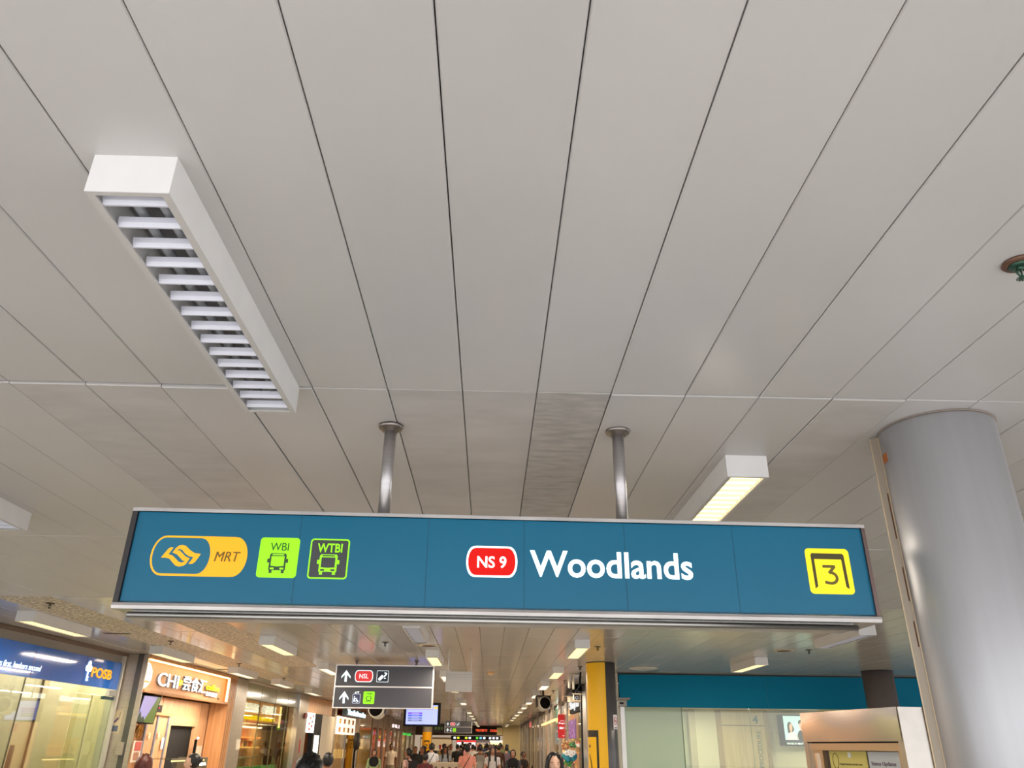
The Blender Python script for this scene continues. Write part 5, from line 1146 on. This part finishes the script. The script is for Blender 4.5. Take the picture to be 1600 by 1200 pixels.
def paint(me, arms, sleeve, top=.93):
    me.materials.clear()
    idx = []
    def seg(p, a, b):
        t = max(0, min(1, (p-a).dot(b-a)/(b-a).length_squared)); return (p-(a+(b-a)*t)).length, t
    for f in me.polygons:
        c = f.center; k = None
        for S, E_, W in arms:
            d1, t1 = seg(c, S, E_); d2, t2 = seg(c, E_, W+(W-E_).normalized()*.18)
            if min(d1, d2) < .068 and abs(c.x) > (.17 if min(d1, d2) == d1 else 0) or (d2 < .06 and c.z < 1.3):
                if d1 <= d2: k = 1 if t1 < (.55 if sleeve == 'short' else 2) else 0
                else: k = 1 if (sleeve == 'long' and t2 < .58) else 0
                if c.z > 1.30 and abs(c.x) < .2: k = 1
        if k is None:
            if c.z > 1.455: k = 0
            elif c.z > top: k = 1
            elif c.z > .085: k = 2
            else: k = 3
        idx.append(k)
    me.polygons.foreach_set('material_index', idx); me.polygons.foreach_set('use_smooth', [True]*len(idx))
SKIN = {0: (196, 146, 118), 1: (150, 98, 70), 2: (222, 176, 150), 3: (110, 68, 48)}
def cm(kind, c, rough=.75): return mat('%s %d %d %d' % ((kind,)+tuple(c)), c, rough, var=.15, vscale=12)
def person(label, x, y, h, rot, shirt, pants=(40, 42, 52), skin=0, hair='short', hairc=(24, 20, 18), pose='stand', sleeve='short', extras=(), voxel=.016, group=None, shoes=(30, 28, 28)):
    key = (pose, sleeve, voxel)
    if key not in BODY:
        me, arms = make_body(pose, voxel); paint(me, arms, sleeve); BODY[key] = me
    me = BODY[key].copy()
    for m in (cm('skin', SKIN[skin], .5), cm('cloth', shirt), cm('cloth', pants), cm('shoe', shoes, .5)): me.materials.append(m)
    s = h/1.715
    root = bpy.data.objects.new('person', me); COL.objects.link(root)
    M = frame(x, y, rot) @ Matrix.Scale(s, 4)
    root.matrix_world = M; root.location = M.to_translation(); root.rotation_euler = (0, 0, rot); root.scale = (s, s, s)
    tag(root, label, 'person', group)
    def ch(nm, mb, m):
        o = mb.build(nm, m); o.parent = root; return o
    hm = cm('hair', hairc, .45)
    if hair != 'hijab':
        b = MB()
        def hcut(p, d):
            p = p.copy()
            if d.y < -.15 and d.z < (.26 if hair == 'long' else .42): p.y = max(p.y, -.055+.05*abs(d.x))
            p += d*(.008 if voxel < .013 and 'face' not in extras else .003)*math.sin(17*d.x+9*d.z+5*d.y)
            return p
        b.ell((0, .012, 1.622), (.087, .103, .108), 24, 18, fn=hcut)
        if hair == 'long':
            rg = []
            for z, rx, ry, cy in ((1.66, .082, .08, .03), (1.58, .094, .07, .035), (1.50, .100, .062, .045), (1.42, .105, .055, .06), (1.34, .095, .045, .085), (1.30, .06, .03, .09)):
                rg.append([Vector((rx*math.cos(2*PI*k/16), cy+ry*math.sin(2*PI*k/16), z)) for k in range(16)])
            b.loft(rg)
            for sx in (-1, 1): b.tube([(sx*.045, -.070, 1.700), (sx*.078, -.066, 1.65), (sx*.088, -.05, 1.58), (sx*.09, -.055, 1.48), (sx*.085, -.09, 1.38), (sx*.08, -.11, 1.30)], [.018, .024, .024, .026, .026, .014], 8)
        if hair == 'bun': b.ell((.01, .105, 1.64), (.048, .04, .045), 12, 8)
        if hair == 'pony': b.tube([(0, .10, 1.66), (0, .145, 1.62), (0, .15, 1.52), (0, .13, 1.44)], [.025, .03, .026, .01], 10)
        if hair == 'bob':
            rg = [[Vector((rx*math.cos(2*PI*k/18), cy+ry*math.sin(2*PI*k/18), z)) for k in range(18)] for z, rx, ry, cy in ((1.68, .085, .09, .012), (1.60, .098, .088, .022), (1.53, .10, .078, .03), (1.50, .088, .064, .03))]
            b.loft(rg)
        ch('hair', b, hm)
    else:
        b = MB(); n = 26; rings = []
        for j in range(15):
            th = PI*j/14*.86; r_ = []
            for k in range(n):
                ph = 2*PI*k/n; d = Vector((math.sin(th)*math.cos(ph), math.sin(th)*math.sin(ph), math.cos(th)))
                q = Vector((d.x*.094, .006+d.y*.112, 1.606+d.z*.125))
                if d.y < -.25 and abs(d.x) < .72 and -.80 < d.z < .62: q.y = max(q.y, -.050)
                r_.append(q)
            rings.append(r_)
        for z, rx, ry, cy in ((1.47, .11, .10, .0), (1.41, .17, .12, 0), (1.33, .185, .135, -.005), (1.24, .165, .135, -.01), (1.16, .11, .13, -.015)):
            rings.append([Vector((rx*math.cos(2*PI*k/n), cy+ry*math.sin(2*PI*k/n), z)) for k in range(n)])
        b.loft(rings); ch('headscarf', b, cm('scarf', hairc, .8))
    if 'face' in extras:
        for sx in (-1, 1):
            e = MB().ell((sx*.030, -.0855, 1.600), (.0135, .006, .0055), 12, 8); eo = ch('eye', e, mat('eye white', (226, 216, 208), .3))
            ch('pupil', MB().ell((sx*.030, -.0905, 1.5985), (.0052, .002, .0048), 10, 6), mat('dark pupil', (30, 20, 18), .2))
            ch('eyelid', MB().tube([(sx*.016, -.089, 1.602), (sx*.030, -.0925, 1.6065), (sx*.044, -.086, 1.602)], .0030, 6), cm('skin', tuple(int(v*.82) for v in SKIN[skin]), .5))
            ch('eyebrow', MB().tube([(sx*.014, -.0985, 1.621), (sx*.032, -.0965, 1.627), (sx*.050, -.084, 1.620)], [.0026, .0032, .0018], 6), hm)
        ch('lips', MB().tube([(-.024, -.0955, 1.539), (-.008, -.104, 1.5425), (.008, -.104, 1.5425), (.024, -.0955, 1.539)], [.002, .005, .005, .002], 8).tube([(-.020, -.0955, 1.536), (0, -.103, 1.531), (.020, -.0955, 1.536)], [.002, .006, .002], 8), mat('lip colour', (176, 88, 80), .4))
    if 'clip' in extras: ch('hair_clip', MB().ell((-.05, .115, 1.675), (.022, .012, .018), 10, 8), mat('pink clip', (236, 150, 150), .4))
    if 'cap' in extras: pass
    if 'backpack' in extras or 'greypack' in extras:
        c = (128, 122, 112) if 'greypack' in extras else (26, 26, 30)
        ch('backpack', MB().rbox(-.145, .145, .11, .27, .98, 1.40, .05), cm('bag', c)); 
        ch('backpack_pocket', MB().rbox(-.10, .10, .27, .31, 1.0, 1.2, .03), cm('bag', tuple(min(255, v+22) for v in c)))
    if 'straps' in extras or 'backpack' in extras or 'greypack' in extras:
        for sx in (-1, 1): ch('shoulder_strap', MB().tube([(sx*.105, .12, 1.36), (sx*.115, .06, 1.445), (sx*.115, -.04, 1.44), (sx*.115, -.118, 1.34), (sx*.125, -.125, 1.2), (sx*.14, -.09, 1.08)], .016, 8), cm('bag', (26, 26, 30)))
    if 'cross' in extras:
        ch('crossbody_strap', MB().tube([(-.09, .02, 1.455), (-.06, .115, 1.38), (.04, .137, 1.22), (.14, .125, 1.04), (.17, .04, .98), (.12, -.11, 1.08), (0, -.135, 1.24), (-.08, -.09, 1.41), (-.09, .02, 1.455)], .011, 8), cm('bag', (30, 28, 30)))
    if 'phone' in extras: ch('phone', MB().rbox(-.035, .035, -.40, -.392, 1.12, 1.25, .006), M_dark)
    if 'collar' in extras: ch('collar', MB().tube([(.07*math.cos(a), .005+.075*math.sin(a), 1.462-.02*(math.sin(a) < -.8)) for a in [2*PI*i/16-.5*PI for i in range(17)]], .010, 6), cm('cloth', shirt))
    return root
AWAY, TOWARD = PI, 0.0
# near figures whose heads rise into the bottom of the photo
person('woman with long straight black hair looking down, nearest person on the right', .66, 8.6, 1.545, .12, (60, 54, 58), skin=2, hair='long', pose='phone', extras=('face',), voxel=.008)
person('person with large dark hair seen from behind, nearest head below the direction sign', -1.06, 5.15, 1.545, PI-.25, (28, 28, 34), skin=1, hair='bob', hairc=(14, 11, 10), voxel=.012)
person('person with short black hair directly beyond the nearest dark head', -2.24, 12.0, 1.49, PI+.6, (50, 58, 76), skin=1, hairc=(18, 14, 14), voxel=.014)
person('person with reddish brown bobbed hair seen from behind at the food stall counter', -3.37, 8.5, 1.49, PI+.15, (70, 54, 48), skin=0, hair='bob', hairc=(92, 40, 26), voxel=.012)
person('woman in profile with black bun and pink clip before the black doorway', -3.76, 11.0, 1.47, -PI/2+.15, (44, 40, 46), skin=2, hair='bun', extras=('face', 'clip'), voxel=.008)
# mid-distance people
person('woman in a black headscarf and pale green jacket walking towards the camera', -3.59, 27, 1.47, .1, (168, 190, 130), (60, 60, 60), 0, 'hijab', (16, 14, 18), 'walk', 'long', ('face',))
person('man in a cream short-sleeved shirt and khaki trousers with dark belt, on the left', -3.87, 34, 1.66, .1, (214, 196, 178), (134, 120, 100), 3, 'short', pose='walk', extras=('collar',))
person('person with tied-back hair, pale pink top and black backpack, facing right', -2.06, 22, 1.53, PI+1.1, (222, 176, 166), (60, 60, 70), 1, 'bun', pose='walk', extras=('backpack',))
person('person in a black top left of the other black-clad man, facing the camera', -2.73, 32, 1.57, .1, (22, 22, 24), skin=1)
person('man in a black top facing the camera behind the maroon-shirted person', -2.33, 30, 1.55, -.1, (26, 26, 30), skin=1)
person('person in a maroon top with a grey crossbody strap seen from behind', -1.55, 21.2, 1.43, PI, (92, 30, 32), skin=1, extras=('cross',))
person('man in a white shirt with a dark crossbody strap seen from behind', -1.80, 27, 1.66, PI+.2, (222, 222, 226), (70, 72, 80), 0, extras=('cross',), pose='walk')
person('woman in a pale grey top with dark shoulder straps and open jacket', -1.51, 30, 1.58, .1, (176, 182, 194), skin=1, hair='long', extras=('straps',))
person('tall person in a light grey dress behind the grey-topped woman', -1.75, 40, 1.68, .2, (176, 168, 158), (170, 160, 150), 1, 'bun')
person('person in a black jacket seen from behind near the second barrier', -1.32, 36.5, 1.67, PI, (16, 15, 17), skin=0, sleeve='long')
person('man in a salmon pink T-shirt with a thin black strap seen from behind', -.56, 23, 1.64, PI, (232, 150, 130), (50, 52, 60), 0, 'short', pose='stand', extras=('cross',))
person('person in a rust brown shirt carrying a pale grey backpack, seen from behind', -.26, 28, 1.65, PI, (110, 52, 34), (50, 40, 40), 1, extras=('greypack',), pose='walk', sleeve='long')
person('woman with long black hair in a white T-shirt with black backpack straps', .13, 25, 1.59, 0, (236, 230, 228), (30, 30, 36), 0, 'long', pose='walk', extras=('straps', 'face'))
person('person in a dark brown jacket behind the woman in white', .40, 33, 1.66, PI, (64, 38, 28), skin=1, sleeve='long')
person('person in a muted purple shirt seen from behind near the right wall', .73, 34, 1.62, PI, (120, 104, 122), (64, 68, 80), 0, extras=(), pose='walk')
person('woman in a black headscarf and grey sleeves looking at her hands', .70, 24, 1.52, -.1, (70, 68, 72), (40, 40, 44), 0, 'hijab', (14, 12, 14), 'phone', 'long', ('phone', 'face'))
person('man in black leaning over his phone against the right-hand posts', 1.12, 27, 1.47, .9, (20, 20, 22), (90, 92, 94), 3, pose='lean', extras=('phone',))
# far crowd
CR_ = [('grey', (120, 122, 126)), ('navy', (34, 44, 80)), ('white', (226, 224, 220)), ('black', (20, 20, 22)), ('mustard', (200, 170, 80)), ('olive', (104, 110, 70)), ('red', (176, 44, 40)), ('teal', (60, 120, 130)), ('brown', (96, 62, 44)), ('pink', (220, 150, 160)), ('sky blue', (140, 180, 214)), ('cream', (226, 210, 176))]
rp = random.Random(12)
spots = [(-3.35, 44), (-3.0, 39.5), (-2.72, 40.5), (-2.45, 37), (-2.3, 44), (-2.05, 47), (-1.9, 42.5), (-1.55, 48), (-1.2, 44), (-.95, 41), (-.75, 47), (-.5, 43.5), (-.35, 39), (-.1, 46), (.05, 42), (.25, 49), (.4, 44), (.55, 39), (.72, 45), (.9, 41), (-.2, 52), (-.9, 53), (-1.6, 53), (.5, 53), (-2.6, 51), (1.05, 49), (-.65, 36), (.1, 36.5)]
for i, (x, y) in enumerate(spots):
    cn, c = CR_[i % 12]; c2 = ['dark trousers', 'pale trousers', 'blue jeans'][i//12]; p2 = [(36, 38, 46), (170, 160, 140), (60, 78, 110)][i//12]
    hr = ['short', 'long', 'short', 'bun', 'hijab', 'short', 'bob'][i % 7]
    hn = {'short': 'short hair', 'long': 'long hair', 'bun': 'tied-up hair', 'hijab': 'a headscarf', 'bob': 'bobbed hair'}[hr]
    fr_ = i % 3 != 0
    person('far-off walker in a %s top and %s with %s, %s' % (cn, c2, hn, 'seen from behind' if fr_ else 'facing the camera'), x, y, rp.uniform(1.58, 1.76), (PI if fr_ else 0)+rp.uniform(-.3, .3), c, p2, rp.choice([0, 1, 3, 0]), hr, (18, 15, 14) if hr != 'hijab' else (40+30*(i % 3), 40, 60), 'walk', 'short' if i % 2 else 'long', voxel=.022, group='far crowd')

# hall end and back-fill light from the shops that line the hall
for y_ in (60,):
    lamp_light('far_shop_light', 'AREA', (0, y_, 2.2), 30, (1, .86, .66), 3, 1)
